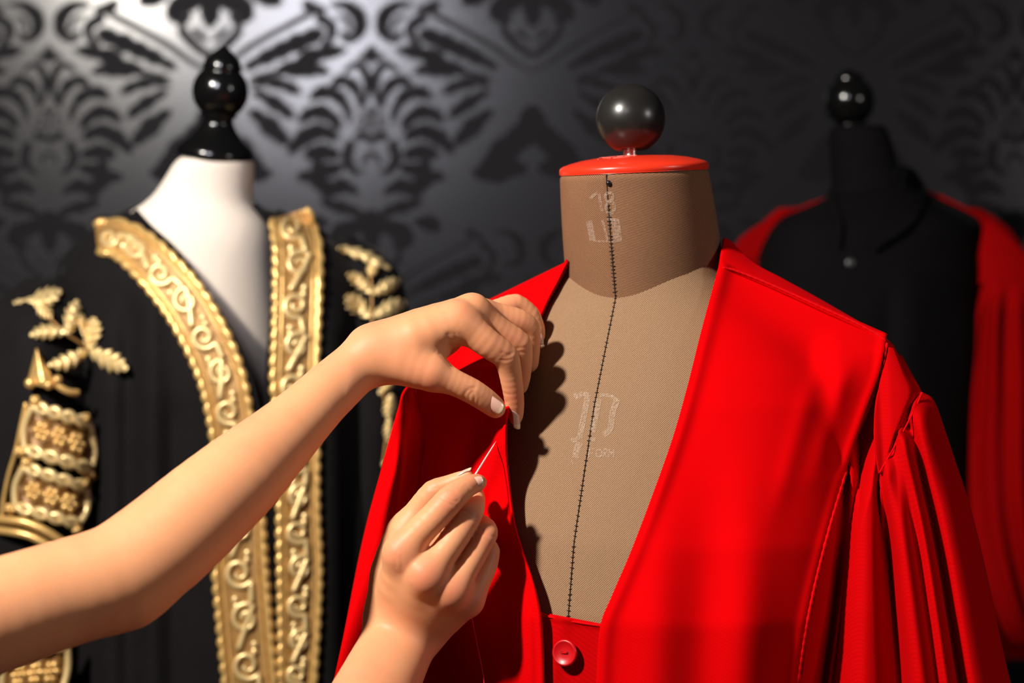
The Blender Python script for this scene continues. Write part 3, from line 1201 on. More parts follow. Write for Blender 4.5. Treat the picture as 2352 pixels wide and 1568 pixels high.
def chain(nodes, dY=0.0):
    """nodes (px, py, Y, radius in px) -> smooth row of tapered segments"""
    q = []
    for a, b, y, r in nodes:
        y = y + SHIFT
        q.append((*P(a, b, y), r / F * y))
    q = np.array(q)
    if len(q) > 2:
        out = [q[0]]
        e = np.vstack([2 * q[0] - q[1], q, 2 * q[-1] - q[-2]])
        for i in range(len(q) - 1):
            a, b, c, d = e[i:i + 4]
            for t in (1 / 3, 2 / 3, 1.0):
                cr = 0.5 * (2 * b + (c - a) * t + (2 * a - 5 * b + 4 * c - d) * t ** 2 + (3 * b - a - 3 * c + d) * t ** 3)
                ln = b + (c - b) * t
                out.append(0.65 * cr + 0.35 * ln)
        q = np.array(out)
    segs = [(q[i, :3], q[i + 1, :3], q[i, 3], q[i + 1, 3]) for i in range(len(q) - 1)]
    return segs


class Limb:
    """one continuous arm: base chains melt into each other, fingers only into the hand"""

    def __init__(self, base, fingers, kb=0.012, kp=0.006, kn=0.0010):
        self.base, self.fingers = base, fingers
        self.kb, self.kp, self.kn = kb, kp, kn
        self.box = {}
        for c in base + fingers:
            a = np.array([np.minimum(x[0] - x[2], x[1] - x[3]) for x in c]).min(0)
            b = np.array([np.maximum(x[0] + x[2], x[1] + x[3]) for x in c]).max(0)
            self.box[id(c)] = (a, b)

    def far(self, c, lo, hi):
        a, b = self.box[id(c)]
        return (np.maximum(a - hi, lo - b) > 0.035).any()

    def one(self, c, p):
        d = None
        for a, b, ra, rb_ in c:
            e = cap_d(p, a, b, ra, rb_)
            d = e if d is None else smin(d, e, 0.0006)
        return d

    def block(self, p):
        lo, hi = p.min(0), p.max(0)
        d = np.full(len(p), 0.03)
        for c in self.base:
            if not self.far(c, lo, hi):
                d = smin(d, self.one(c, p), self.kb)
        out = d
        first = True
        for c in self.fingers:
            if self.far(c, lo, hi):
                continue
            g = smin(d, self.one(c, p), self.kp)
            out = g if first else smin(out, g, self.kn)
            first = False
        return out

    def __call__(self, p):
        if len(p) <= 30000:
            return self.block(p)
        return np.concatenate([self.block(p[i:i + 30000]) for i in range(0, len(p), 30000)])


def surface_nets(fn, lo, hi, h):
    lo = np.asarray(lo, float)
    n = np.ceil((np.asarray(hi) - lo) / h).astype(int) + 1
    B = 8
    nb = np.ceil(n / B).astype(int)
    n = nb * B + 1
    vol = np.empty(n, dtype=np.float32)
    bi = np.stack(np.meshgrid(*[np.arange(k) for k in nb], indexing='ij'), -1).reshape(-1, 3)
    cen = lo + (bi + 0.5) * B * h
    dc = fn(cen)
    rad = B * h * 0.95
    coarse = dc.reshape(nb)
    big = np.repeat(np.repeat(np.repeat(coarse, B, 0), B, 1), B, 2)
    vol[:] = np.pad(big, ((0, 1),) * 3, mode='edge')
    act = bi[np.abs(dc) < rad + 0.004]
    act = act[np.lexsort((act[:, 2] // 3, act[:, 1] // 3, act[:, 0] // 3))]
    off = np.stack(np.meshgrid(*[np.arange(B + 1)] * 3, indexing='ij'), -1).reshape(-1, 3)
    for s in range(0, len(act), 40):
        ch = act[s:s + 40]
        ii = (ch[:, None, :] * B + off[None]).reshape(-1, 3)
        vol[ii[:, 0], ii[:, 1], ii[:, 2]] = fn(lo + ii * h)
    ins = vol < 0
    sx, sy, sz = [k - 1 for k in n]
    cnt = np.zeros((sx, sy, sz), dtype=np.int8)
    for dx in (0, 1):
        for dy in (0, 1):
            for dz in (0, 1):
                cnt += ins[dx:dx + sx, dy:dy + sy, dz:dz + sz]
    cells = np.argwhere((cnt > 0) & (cnt < 8))
    idx = np.full((sx, sy, sz), -1, dtype=np.int32)
    idx[cells[:, 0], cells[:, 1], cells[:, 2]] = np.arange(len(cells))
    acc = np.zeros((len(cells), 3))
    num = np.zeros(len(cells))
    cor = [(a, b, c) for a in (0, 1) for b in (0, 1) for c in (0, 1)]
    val = {c: vol[cells[:, 0] + c[0], cells[:, 1] + c[1], cells[:, 2] + c[2]].astype(float) for c in cor}
    for c in cor:
        for ax in range(3):
            if c[ax] == 0:
                e = list(c)
                e[ax] = 1
                a, b = val[c], val[tuple(e)]
                x = (a < 0) != (b < 0)
                t = np.where(x, a / np.where(x, a - b, 1), 0)
                pt = np.tile(np.array(c, float), (len(cells), 1))
                pt[:, ax] += t
                acc[x] += pt[x]
                num[x] += 1
    verts = lo + (cells + acc / num[:, None]) * h
    faces = []
    for ax in range(3):
        sl0 = [slice(1, k - 1) for k in n]
        a = ins
        s0 = [slice(None)] * 3
        s1 = [slice(None)] * 3
        s0[ax] = slice(0, -1)
        s1[ax] = slice(1, None)
        ch = a[tuple(s0)] != a[tuple(s1)]
        e = np.argwhere(ch)
        inside0 = a[tuple(s0)][e[:, 0], e[:, 1], e[:, 2]]
        u, w = [(1, 2), (2, 0), (0, 1)][ax]
        ok = (e[:, u] > 0) & (e[:, w] > 0) & (e[:, u] < n[u] - 1) & (e[:, w] < n[w] - 1)
        e, inside0 = e[ok], inside0[ok]

        def cell(du, dw):
            q = e.copy()
            q[:, u] -= du
            q[:, w] -= dw
            return idx[q[:, 0], q[:, 1], q[:, 2]]
        q = np.stack([cell(1, 1), cell(0, 1), cell(0, 0), cell(1, 0)], -1)
        q[~inside0] = q[~inside0][:, ::-1]
        faces.append(q)
    faces = np.vstack(faces)
    faces = faces[(faces >= 0).all(1)]
    # pull the vertices exactly onto the surface
    for _ in range(2):
        d = fn(verts)
        g = np.stack([(fn(verts + np.eye(3)[i] * 1e-4) - d) / 1e-4 for i in range(3)], -1)
        gn = (g * g).sum(1)
        step = np.clip(d / np.maximum(gn, 0.3), -h, h)
        verts = verts - g * step[:, None]
    nrm = g / np.sqrt(np.maximum(gn, 1e-9))[:, None]
    return verts, faces, nrm


# left arm, reaching in from the left of the frame
SHIFT = 0.065
LA_base = [chain([(-330, 1520, 1.05, 146), (-150, 1462, 1.08, 138), (0, 1411, 1.105, 130), (130, 1368, 1.128, 124), (270, 1322, 1.150, 121), (372, 1251, 1.168, 120), (468, 1167, 1.186, 113), (556, 1089, 1.205, 102),
                 (630, 1020, 1.223, 86), (697, 956, 1.239, 73), (760, 893, 1.254, 64), (812, 846, 1.266, 59), (852, 814, 1.270, 57)])]
LA_base += [chain([(715, 940, 1.252, 40), (770, 888, 1.270, 47), (812, 850, 1.286, 50), (858, 812, 1.292, 50)])]
LA_base += [chain([(330, 1352, 1.160, 60), (300, 1372, 1.155, 66), (240, 1385, 1.15, 60)])]
# hand block: wrist to knuckles
LA_base += [chain([(856, 806, 1.272, 52), (950, 776, 1.270, 54), (1050, 739, 1.274, 43)])]
LA_base += [chain([(858, 800, 1.286, 48), (965, 757, 1.286, 46), (1084, 716, 1.290, 38)])]
LA_base += [chain([(862, 806, 1.296, 44), (980, 765, 1.300, 40), (1104, 724, 1.308, 34)])]
LA_base += [chain([(864, 814, 1.302, 40), (980, 780, 1.312, 36), (1098, 738, 1.326, 30)])]
LA_base += [chain([(868, 828, 1.272, 46), (925, 832, 1.268, 50), (985, 852, 1.266, 40)])]      # ball of the thumb
LA_base += [chain([(960, 815, 1.278, 34), (1015, 792, 1.284, 26), (1030, 786, 1.286, 22)])]                            # web of skin
L_index = chain([(1050, 739, 1.274, 42), (1080, 757, 1.274, 37), (1120, 788, 1.276, 33), (1160, 817, 1.282, 30), (1170, 846, 1.288, 27), (1177, 886, 1.295, 24.5), (1182, 925, 1.302, 22), (1184, 952, 1.307, 18), (1184, 964, 1.309, 13)])
L_middle = chain([(1084, 716, 1.290, 39), (1112, 736, 1.293, 34), (1150, 762, 1.298, 31), (1190, 789, 1.304, 30), (1197, 822, 1.310, 26), (1196, 862, 1.317, 23), (1193, 886, 1.321, 20)])
L_ring = chain([(1104, 722, 1.308, 34), (1150, 728, 1.315, 31), (1190, 738, 1.320, 29), (1213, 754, 1.325, 27.5), (1217, 795, 1.331, 24), (1216, 832, 1.336, 21), (1214, 838, 1.337, 18)])
L_pinky = chain([(1098, 736, 1.326, 30), (1145, 712, 1.338, 26), (1184, 699, 1.345, 24), (1217, 722, 1.350, 22), (1234, 752, 1.353, 17), (1239, 772, 1.355, 13)])
L_thumb = chain([(925, 830, 1.268, 46), (985, 852, 1.265, 39), (1004, 862, 1.266, 37), (1045, 879, 1.268, 30), (1084, 898, 1.272, 29), (1112, 916, 1.277, 27.5), (1133, 932, 1.282, 25), (1139, 938, 1.283, 22)])
limbL = Limb(LA_base, [L_index, L_middle, L_ring, L_pinky, L_thumb], kp=0.008)

# right arm, coming up from below and holding the needle
SHIFT = 0.075
RA_base = [chain([(740, 1790, 1.13, 88), (800, 1660, 1.17, 80), (845, 1570, 1.212, 72), (880, 1495, 1.244, 64), (905, 1445, 1.264, 57), (925, 1410, 1.266, 48)])]
RA_base += [chain([(790, 1810, 1.13, 84), (855, 1690, 1.17, 76), (885, 1600, 1.208, 68), (925, 1515, 1.242, 60), (957, 1455, 1.264, 53), (965, 1420, 1.266, 46)])]
RA_base += [chain([(905, 1415, 1.262, 50), (910, 1340, 1.238, 42), (922, 1276, 1.221, 35)])]
RA_base += [chain([(930, 1420, 1.262, 50), (952, 1372, 1.236, 42), (978, 1328, 1.217, 33)])]
RA_base += [chain([(955, 1430, 1.264, 46), (998, 1398, 1.240, 38), (1034, 1366, 1.224, 30)])]
RA_base += [chain([(975, 1440, 1.266, 42), (1030, 1415, 1.250, 35), (1074, 1386, 1.237, 27)])]
RA_base += [chain([(895, 1400, 1.268, 46), (900, 1310, 1.264, 42), (930, 1225, 1.266, 36)])]          # thumb side
RA_base += [chain([(930, 1380, 1.272, 48), (1000, 1360, 1.266, 44)])]                                # palm
RA_base += [chain([(950, 1300, 1.262, 38), (1010, 1235, 1.262, 34), (1050, 1190, 1.264, 26)])]
R_index = chain([(924, 1264, 1.220, 38), (955, 1230, 1.219, 35), (1000, 1184, 1.218, 33.5), (1034, 1147, 1.219, 32.5), (1056, 1129, 1.224, 28), (1077, 1115, 1.231, 24), (1094, 1109, 1.238, 21), (1103, 1107, 1.242, 15)])
R_middle = chain([(982, 1318, 1.215, 37), (1012, 1280, 1.219, 33), (1050, 1226, 1.225, 32), (1076, 1186, 1.231, 30), (1088, 1166, 1.244, 25), (1092, 1145, 1.262, 22), (1088, 1125, 1.275, 19)])
R_ring = chain([(1040, 1356, 1.222, 33), (1066, 1312, 1.227, 30), (1096, 1260, 1.234, 29), (1115, 1226, 1.238, 28), (1116, 1212, 1.256, 23), (1104, 1200, 1.274, 20), (1092, 1192, 1.283, 17)])
R_pinky = chain([(1080, 1377, 1.236, 28), (1100, 1338, 1.242, 26), (1118, 1296, 1.250, 25), (1126, 1266, 1.254, 22), (1120, 1252, 1.268, 19), (1106, 1246, 1.280, 16)])
R_thumb = chain([(905, 1320, 1.262, 42), (932, 1222, 1.264, 35), (962, 1172, 1.262, 30), (996, 1131, 1.258, 29), (1030, 1113, 1.256, 22), (1058, 1099, 1.253, 17), (1074, 1091, 1.251, 12)])
limbR = Limb(RA_base, [R_index, R_middle, R_ring, R_pinky, R_thumb], kb=0.016, kp=0.013)


def bounds(l, pad=0.012):
    pts = [(s[0] - s[2], s[0] + s[2], s[1] - s[3], s[1] + s[3]) for c in l.base + l.fingers for s in c]
    q = np.array(pts).reshape(-1, 3)
    return q.min(0) - pad, q.max(0) + pad


def near(v, pts, s, sh):
    out = np.zeros(len(v))
    for a, b, y, amt in pts:
        c = np.array(P(a, b, y + sh))
        out = np.maximum(out, amt * np.exp(-((v - c) ** 2).sum(1) / (2 * s * s)))
    return out


def creases(v, nrm, lines, sh, width=2.6, depth_mm=0.45):
    """press skin folds into the side of the hand the lines lie on"""
    px = 1176 + v[:, 0] / v[:, 1] * F
    py = 784 - (v[:, 2] - CZ) / v[:, 1] * F
    face = (nrm * (-v + np.array([0, 0, CZ]))).sum(1) > 0
    disp = np.zeros(len(v))
    for pts, Y, amt, wd in lines:
        c = catmull(pts, 16)
        sel = face & (np.abs(v[:, 1] - Y - sh) < 0.025) & (px > c[:, 0].min() - 20) & (px < c[:, 0].max() + 20) & (py > c[:, 1].min() - 20) & (py < c[:, 1].max() + 20)
        if not sel.any():
            continue
        d = np.min(np.hypot(px[sel][:, None] - c[None, :, 0], py[sel][:, None] - c[None, :, 1]), 1)
        taper = 1.0
        disp[sel] += amt * depth_mm * 1e-3 * np.exp(-0.5 * (d / (width * wd)) ** 2) * taper
    return v - nrm * disp[:, None]


def k1(l):
    return [(700 + a / 3.357, 600 + b / 3.357) for a, b in l]


def k2(l):
    return [(750 + a / 2.76, 1000 + b / 2.76) for a, b in l]


HL = 0.00085


def relax(v, f, weight, it):
    """smooth the skin; weight per vertex 0..1"""
    e = np.vstack([f[:, [0, 1]], f[:, [1, 2]], f[:, [2, 3]], f[:, [3, 0]]])
    n = len(v)
    cnt = np.bincount(e[:, 0], minlength=n) + np.bincount(e[:, 1], minlength=n)
    cnt = np.maximum(cnt, 1)[:, None]
    for k in range(it):
        a = np.stack([np.bincount(e[:, 0], v[e[:, 1], i], n) + np.bincount(e[:, 1], v[e[:, 0], i], n) for i in range(3)], -1) / cnt
        v = v + (a - v) * weight[:, None] * (0.6 if k % 2 == 0 else (-0.61 if k > 8 else 0.6))
    return v


def relax_arm(v, f, mask):
    v = relax(v, f, np.full(len(v), 1.0), 4)
    for _ in range(6):
        v = relax(v, f, mask, 8)
    return v


vL, fL, nL = surface_nets(limbL, *bounds(limbL), HL)
linesL = [(k1([(1525, 705), (1570, 720), (1605, 705)]), 1.27, 0.7, 1), (k1([(1515, 760), (1560, 765), (1600, 750)]), 1.27, 0.8, 1), (k1([(1530, 735), (1590, 730)]), 1.27, 0.6, 1),
          (k1([(1440, 800), (1460, 850), (1470, 890)]), 1.285, 0.6, 1.2), (k1([(1645, 670), (1690, 665), (1735, 660)]), 1.295, 0.7, 1), (k1([(1655, 700), (1700, 705)]), 1.295, 0.5, 1),
          (k1([(1525, 1080), (1560, 1085)]), 1.29, 0.7, 1), (k1([(1540, 1020), (1580, 1030)]), 1.29, 0.4, 1),
          (k1([(1240, 1080), (1235, 1030), (1270, 985), (1310, 975)]), 1.25, 1.0, 1.2), (k1([(1270, 1085), (1265, 1040), (1290, 1005)]), 1.25, 0.8, 1), (k1([(1300, 1095), (1310, 1050), (1305, 1010)]), 1.25, 0.7, 1),
          (k1([(1330, 1105), (1345, 1060)]), 1.25, 0.4, 1),
          (k1([(1110, 570), (1120, 650), (1150, 730), (1155, 800)]), 1.27, 1.6, 2.2), (k1([(1010, 700), (1060, 730), (1130, 800)]), 1.26, 0.7, 1.2), (k1([(1040, 715), (1090, 770), (1130, 820)]), 1.26, 0.6, 1.2),
          (k1([(1160, 560), (1180, 600), (1230, 630)]), 1.265, 0.5, 1.2), (k1([(1200, 560), (1240, 600), (1255, 640)]), 1.265, 0.4, 1.2)]
pxl, pyl = 1176 + vL[:, 0] / vL[:, 1] * F, 784 - (vL[:, 2] - CZ) / vL[:, 1] * F
vL = relax_arm(vL, fL, 1 - smooth_step(860, 960, pxl))
vL = creases(vL, nL, linesL, 0.065)
flL = near(vL, [(1160, 808, 1.265, .55), (1192, 782, 1.288, .6), (1218, 740, 1.305, .55), (1198, 692, 1.33, .4), (1062, 706, 1.262, .35), (990, 885, 1.255, .55), (1140, 925, 1.262, .45), (1088, 896, 1.256, .35), (1184, 920, 1.29, .55), (1190, 880, 1.30, .35)], 0.0075, 0.065)
vR, fR, nR = surface_nets(limbR, *bounds(limbR), HL)
linesR = [(k2([(730, 395), (770, 430), (800, 440)]), 1.21, 0.8, 1.1), (k2([(755, 385), (800, 415), (830, 415)]), 1.21, 0.7, 1), (k2([(770, 365), (815, 390), (835, 400)]), 1.21, 0.5, 1),
          (k2([(860, 500), (905, 525), (945, 545)]), 1.22, 0.7, 1.1), (k2([(880, 480), (925, 510), (960, 520)]), 1.22, 0.6, 1), (k2([(985, 600), (1025, 630), (1060, 640)]), 1.225, 0.6, 1.1),
          (k2([(870, 330), (895, 350), (905, 360)]), 1.22, 0.6, 1), (k2([(885, 310), (912, 330)]), 1.22, 0.5, 1), (k2([(600, 320), (660, 335), (700, 330)]), 1.25, 0.5, 1.1),
          (k2([(430, 760), (440, 800), (440, 830)]), 1.225, 0.5, 1.4), (k2([(470, 770), (480, 810), (478, 830)]), 1.225, 0.5, 1.4)]
pyr = 784 - (vR[:, 2] - CZ) / vR[:, 1] * F
vR = relax_arm(vR, fR, smooth_step(1330, 1420, pyr))
vR = creases(vR, nR, linesR, 0.075)
flR = near(vR, [(918, 1270, 1.211, .65), (980, 1325, 1.207, .9), (1038, 1364, 1.215, .75), (1083, 1380, 1.229, .65), (1034, 1145, 1.209, .5), (1080, 1180, 1.222, .5), (1120, 1222, 1.23, .45), (1095, 1110, 1.235, .7), (1000, 1125, 1.25, .3), (1128, 1262, 1.245, .4)], 0.0085, 0.075)

person = new_mesh('person', np.vstack([vL, vR]), np.vstack([fL, fR + len(vL)]), M['skin'])
at = person.data.attributes.new('flush', 'FLOAT', 'POINT')
at.data.foreach_set('value', np.concatenate([flL, flR]).astype(np.float32))
tag(person, 'person with bare arms, one hand pinching the red lapel, the other holding a needle', 'person')


def nail(limb, px, py, Y0, axis, normal, length, width, curve=1.0, tip=0.24):
    """a nail plate with a paler free edge; axis and normal as (right, up, towards the camera)"""
    Y = Y0 + (0.065 if limb is limbL else 0.075)
    ax = Vector((axis[0], -axis[2], axis[1])).normalized()
    nr = Vector((normal[0], -normal[2], normal[1]))
    nr = (nr - ax * nr.dot(ax)).normalized()
    sd = ax.cross(nr)
    c = np.array(P(px, py, Y))
    # set the middle of the plate on the skin
    for _ in range(12):
        d = float(limb(c[None])[0])
        c = c - np.array(nr) * d
    L, W = length / F * Y, width / F * Y
    nu, nv = 15, 17
    pts = np.zeros((nv, nu, 3))
    for j in range(nv):
        v = -1 + 2 * j / (nv - 1)
        wk = W * (1 - 0.16 * max(0, -v) ** 2 - 0.10 * max(0, v) ** 4)
        if v < -0.6:
            wk *= math.sqrt(max(0.0, 1 - ((-v - 0.6) / 0.43) ** 2))
        for i in range(nu):
            u = -1 + 2 * i / (nu - 1)
            an = u * 1.15 * curve
            endr = 0.22 * L * (u * u) * (1 if v > 0 else 0) * v
            pts[j, i] = Vector(c) + ax * (v * L - endr) + sd * (wk * math.sin(an) / 1.0) + nr * (W * 0.85 * (math.cos(an) - 1) + 0.0005 - 0.0009 * v * v * (0.6 if v > 0 else 1))
    mb = MB().grid(pts)
    o = mb.build('fingernail', [M['nail'], M['nail_tip']], person)
    k = int((nv - 1) * (1 - tip / 2))
    for p in o.data.polygons:
        if p.vertices[0] // nu >= k - 1:
            p.material_index = 1
    solidify(o, 0.0005, 0.0)
    return o


tag(nail(limbL, 1129, 940, 1.265, (0.80, -0.58, -0.15), (-0.22, -0.30, 0.93), 27, 18), 'glossy pale thumb nail')
nail(limbL, 1192, 956, 1.300, (0.10, -1, -0.12), (0.85, 0.05, 0.55), 30, 15)
nail(limbL, 1250, 773, 1.350, (0.14, -1, -0.05), (0.90, 0.1, 0.42), 18, 10)
nail(limbR, 1096, 1106, 1.230, (0.92, 0.18, -0.30), (0.36, 0.10, 0.92), 13, 14, curve=0.85, tip=0.08)
nail(limbR, 1066, 1085, 1.250, (0.90, 0.42, 0.02), (-0.38, 0.90, 0.20), 20, 7, tip=0.14)

# ---------------------------------------------------------------- needle and thread
needle = MB().tube([P(1086, 1098, 1.321), P(1100, 1076, 1.330), P(1120, 1044, 1.343), P(1134, 1022, 1.352), P(1139.5, 1013, 1.356)], [0.0006, 0.00065, 0.0006, 0.00045, 0.0001], 10).build('sewing_needle', M['needle'])
tag(needle, 'thin steel sewing needle held between finger and thumb', 'needle')
thr = catmull([(1070, 1395), (1083, 1418), (1090, 1450), (1098, 1490), (1106, 1530), (1112, 1568), (1118, 1640)], 40)
thr = np.column_stack([thr, gown_depth_raw(thr[:, 0], thr[:, 1]) - 0.0125])
o = MB().tube(PN(thr[:, 0], thr[:, 1], thr[:, 2]), 0.0005, 6).build('sewing_thread', M['thread_red'])
tag(o, 'fine red sewing thread hanging below the hand that holds the needle', 'thread')

# ---------------------------------------------------------------- cream form at the left in the black and gold robe
YB = 1.95
wform = empty('dress_form', P(520, 900, YB) * 1.0, 'cream jersey dress form with black turned neck knob, wearing black and gold robe', 'dress form')
wform.location.z = 0
wrows = [(362, 420, 578, 1.93, 0.040), (378, 402, 582, 1.93, 0.044), (410, 382, 582, 1.935, 0.046), (445, 358, 580, 1.94, 0.049), (470, 332, 584, 1.945, 0.055), (492, 300, 598, 1.95, 0.064),
         (520, 275, 622, 1.955, 0.073), (560, 262, 634, 1.96, 0.083), (620, 250, 640, 1.965, 0.09), (720, 245, 650, 1.97, 0.096), (850, 245, 660, 1.97, 0.10), (1000, 250, 660, 1.97, 0.10), (1200, 260, 660, 1.97, 0.098), (1500, 260, 660, 1.97, 0.10), (1760, 250, 660, 1.97, 0.11)]
closed_rings('torso', wrows, M['cream'], wform, 72, 90)


def turned_cap(parent, cx, cy, Y, s, lean, mat, ball=True, pointed=True):
    """turned wooden knob: ogee foot, waist, ball and pointed top (s: metres per photo pixel)"""
    base = P(cx, cy, Y)
    prof = [(10, -14), (84, -10), (88, -2), (86, 10), (76, 22), (62, 33), (52, 44), (44, 55), (37, 66), (34, 76), (36, 83), (44, 88)]
    for a in np.linspace(-0.9, 0.85, 22):
        prof.append((63 * math.cos(a), 140 + 63 * math.sin(a)))
    prof += [(43, 192), (44, 197), (41, 203), (40, 208), (36, 214), (30, 220), (22, 228), (12, 236), (5, 241), (1, 243)]
    return MB().lathe([(r * s, h * s) for r, h in prof], base, lean, 64).build('finial', mat, parent)


sW = YB / F
lean = Vector((0.10, -0.25, 1.0))
turned_cap(wform, 494, 352, 1.925, sW, Vector((0.12, -0.20, 1.0)), M['black_gloss'])
stand(wform, P(460, 900, YB).x, YB, 0.9)

robe = empty('ceremonial_robe', P(500, 1100, YB), 'black ceremonial robe with gold lace bands and gold leaf embroidery', 'robe')
brows = [(470, 290, 620, 1.95, 0.05), (500, 262, 665, 1.95, 0.075), (530, 215, 735, 1.95, 0.09), (570, 175, 790, 1.95, 0.105), (640, 130, 830, 1.95, 0.118), (760, 120, 850, 1.95, 0.13), (900, 120, 860, 1.95, 0.138),
         (1100, 130, 870, 1.95, 0.14), (1350, 110, 890, 1.95, 0.145), (1568, 95, 900, 1.95, 0.15), (1750, 85, 910, 1.95, 0.155)]
robe_depth = pillow(brows)
bust_depth = pillow(wrows)


def robe_d(px, py):
    return np.minimum(robe_depth(px, py), bust_depth(px, py) - 0.006)


def robe_fold_l(u, v, px, py):
    return -0.008 * gauss(px - 345, 22) * smooth_step(640, 720, py) + 0.010 * gauss(px - 300, 20) * smooth_step(640, 760, py) - 0.006 * gauss(px - 250, 22) * smooth_step(700, 900, py) \
        + 0.006 * gauss(px - 400, 18) * smooth_step(800, 1000, py) - 0.003 * gauss(u - 0.98, 0.02)


RL_R = [(312, 484), (345, 520), (398, 568), (440, 620), (480, 680), (515, 738), (545, 795), (568, 850), (586, 905), (600, 975), (608, 1060), (614, 1160), (622, 1280), (630, 1400), (636, 1568), (640, 1740)]
RL_L = [(286, 492), (240, 512), (190, 548), (150, 600), (128, 680), (122, 780), (122, 900), (130, 1050), (122, 1250), (110, 1400), (98, 1568), (90, 1740)]
patch('front_panel', RL_L, RL_R, robe_d, M['black_cloth'], robe, 80, 120, robe_fold_l, 0.003)
RR_L = [(583, 474), (605, 500), (622, 530), (628, 580), (630, 640), (624, 720), (618, 800), (613, 880), (614, 980), (620, 1100), (630, 1220), (641, 1300), (648, 1420), (652, 1568), (655, 1740)]
RR_R = [(640, 486), (700, 505), (742, 528), (772, 560), (805, 600), (830, 660), (846, 760), (858, 900), (866, 1060), (880, 1250), (890, 1400), (898, 1568), (908, 1740)]


def robe_fold_r(u, v, px, py):
    return -0.006 * gauss(px - 770, 22) * smooth_step(650, 800, py) + 0.008 * gauss(px - 810, 18) * smooth_step(650, 800, py) - 0.003 * gauss(u - 0.02, 0.02)


patch('front_panel', RR_L, RR_R, robe_d, M['black_cloth'], robe, 60, 120, robe_fold_r, 0.003)
closed_rings('back_panel', [(455, 360, 575, 1.995, 0.02), (480, 300, 612, 1.997, 0.035), (510, 240, 700, 2.0, 0.05), (560, 175, 785, 2.005, 0.06), (640, 130, 828, 2.01, 0.07), (900, 122, 858, 2.015, 0.075), (1300, 115, 884, 2.02, 0.08), (1740, 90, 905, 2.02, 0.085)],
             M['black_cloth'], robe, 60, 40)
# sleeves
lsrows = [(640, 60, 200, 1.93, 0.03), (690, 8, 215, 1.92, 0.06), (760, -20, 225, 1.91, 0.075), (900, -25, 232, 1.90, 0.085), (1050, -35, 236, 1.90, 0.09), (1200, -60, 226, 1.90, 0.09), (1400, -80, 222, 1.90, 0.095), (1740, -100, 225, 1.90, 0.10)]
lsleeve_d = pillow(lsrows)


def lsleeve_fold(th, v):
    return 1 + 0.05 * np.sin(th * 5 + v * 6)


tag(closed_rings('sleeve', lsrows, M['black_cloth'], robe, 64, 60, lsleeve_fold), 'sleeve hung with gold panels')
rsrows = [(545, 760, 815, 1.98, 0.02), (580, 740, 880, 1.975, 0.045), (640, 735, 922, 1.97, 0.06), (760, 740, 945, 1.965, 0.07), (900, 745, 958, 1.96, 0.075), (1100, 750, 950, 1.96, 0.08), (1400, 755, 955, 1.96, 0.085), (1740, 760, 960, 1.96, 0.09)]
rsleeve_d = pillow(rsrows)
closed_rings('sleeve', rsrows, M['black_cloth'], robe, 64, 60)


def gold_band(path, depth, scale_px, seed):
    """lace band: woven ground, scalloped cord borders and raised scrolls"""
    rs = random.Random(seed)
    n = 200
    c = catmull(path, n)
    xy, w = c[:, :2], c[:, 2] / 2
    t = np.gradient(xy, axis=0)
    t /= np.linalg.norm(t, axis=1, keepdims=True)
    nr = np.stack([-t[:, 1], t[:, 0]], -1)
    s = np.concatenate([[0], np.cumsum(np.linalg.norm(np.diff(xy, axis=0), axis=1))])

    def at(ss, q, lift):
        """point at arc length ss, q across (-1..1), lift metres"""
        ss = np.asarray(ss, float)
        q = np.asarray(q, float)
        x = np.interp(ss, s, xy[:, 0])
        y = np.interp(ss, s, xy[:, 1])
        nx = np.interp(ss, s, nr[:, 0])
        ny = np.interp(ss, s, nr[:, 1])
        ww = np.interp(ss, s, w)
        a, b = x + nx * q * ww, y + ny * q * ww
        return PN(a, b, depth(a, b) - lift)
    root = None
    g = MB()
    qs = np.linspace(-0.92, 0.92, 15)
    g.grid(np.stack([at(s, np.full(n, q) * (1 + 0.05 * np.sin(s * 0.42 + (0 if q > 0 else 1))), 0.0035 + 0.0008 * math.cos(q * 9)) for q in qs], 1))
    ground = g.build('gold_band', M['gold_lo'], robe)
    solidify(ground, 0.0015, 0.0)
    b = MB()
    for q0, sc in ((-0.93, 1), (0.93, 1)):
        q = q0 + 0.10 * np.sign(q0) * np.abs(np.sin(s * math.pi / 30)) ** 0.8
        b.tube(at(s, q, 0.0048), (8.0 + 3.2 * np.abs(np.sin(s * math.pi / 30))) * sW * 0.9, 7)
        b.tube(at(s, np.full(n, q0 * 0.76), 0.0046), 3.2 * sW, 6)
    b.build('border', M['gold_edge'], ground)
    sc = MB()
    p = 30.0
    side = 1
    L = s[-1]
    while p < L - 20:
        ww = float(np.interp(p, s, w))
        a = np.linspace(0, 1, 34)
        an = a * 2 * math.pi * 1.35 + rs.uniform(-0.3, 0.3)
        rad = ww * 0.60 * (0.24 + 0.76 * a)
        q = side * 0.06 + rad * np.cos(an * side) / ww
        ss = p + rad * np.sin(an * side) * 1.05
        tail_s = np.linspace(ss[-1], p + ww * 1.25, 10)[1:]
        tail_q = np.linspace(q[-1], -side * 0.35, 10)[1:]
        pts = at(np.clip(np.concatenate([ss, tail_s]), 0, L), np.concatenate([q, tail_q]), 0.0062)
        sc.tube(pts, np.linspace(5.0, 7.6, len(pts)) * sW, 7)
        for d in (1.1, 1.4):
            x = at([min(p + ww * d, L)], [side * (0.42 - 0.1 * d)], 0.006)[0]
            sc.ball(x, np.array([7.5, 5, 9.5]) * sW, 10, 7)
        p += ww * 1.9
        side = -side
    sc.build('scroll', M['gold_hi'], ground)
    return ground


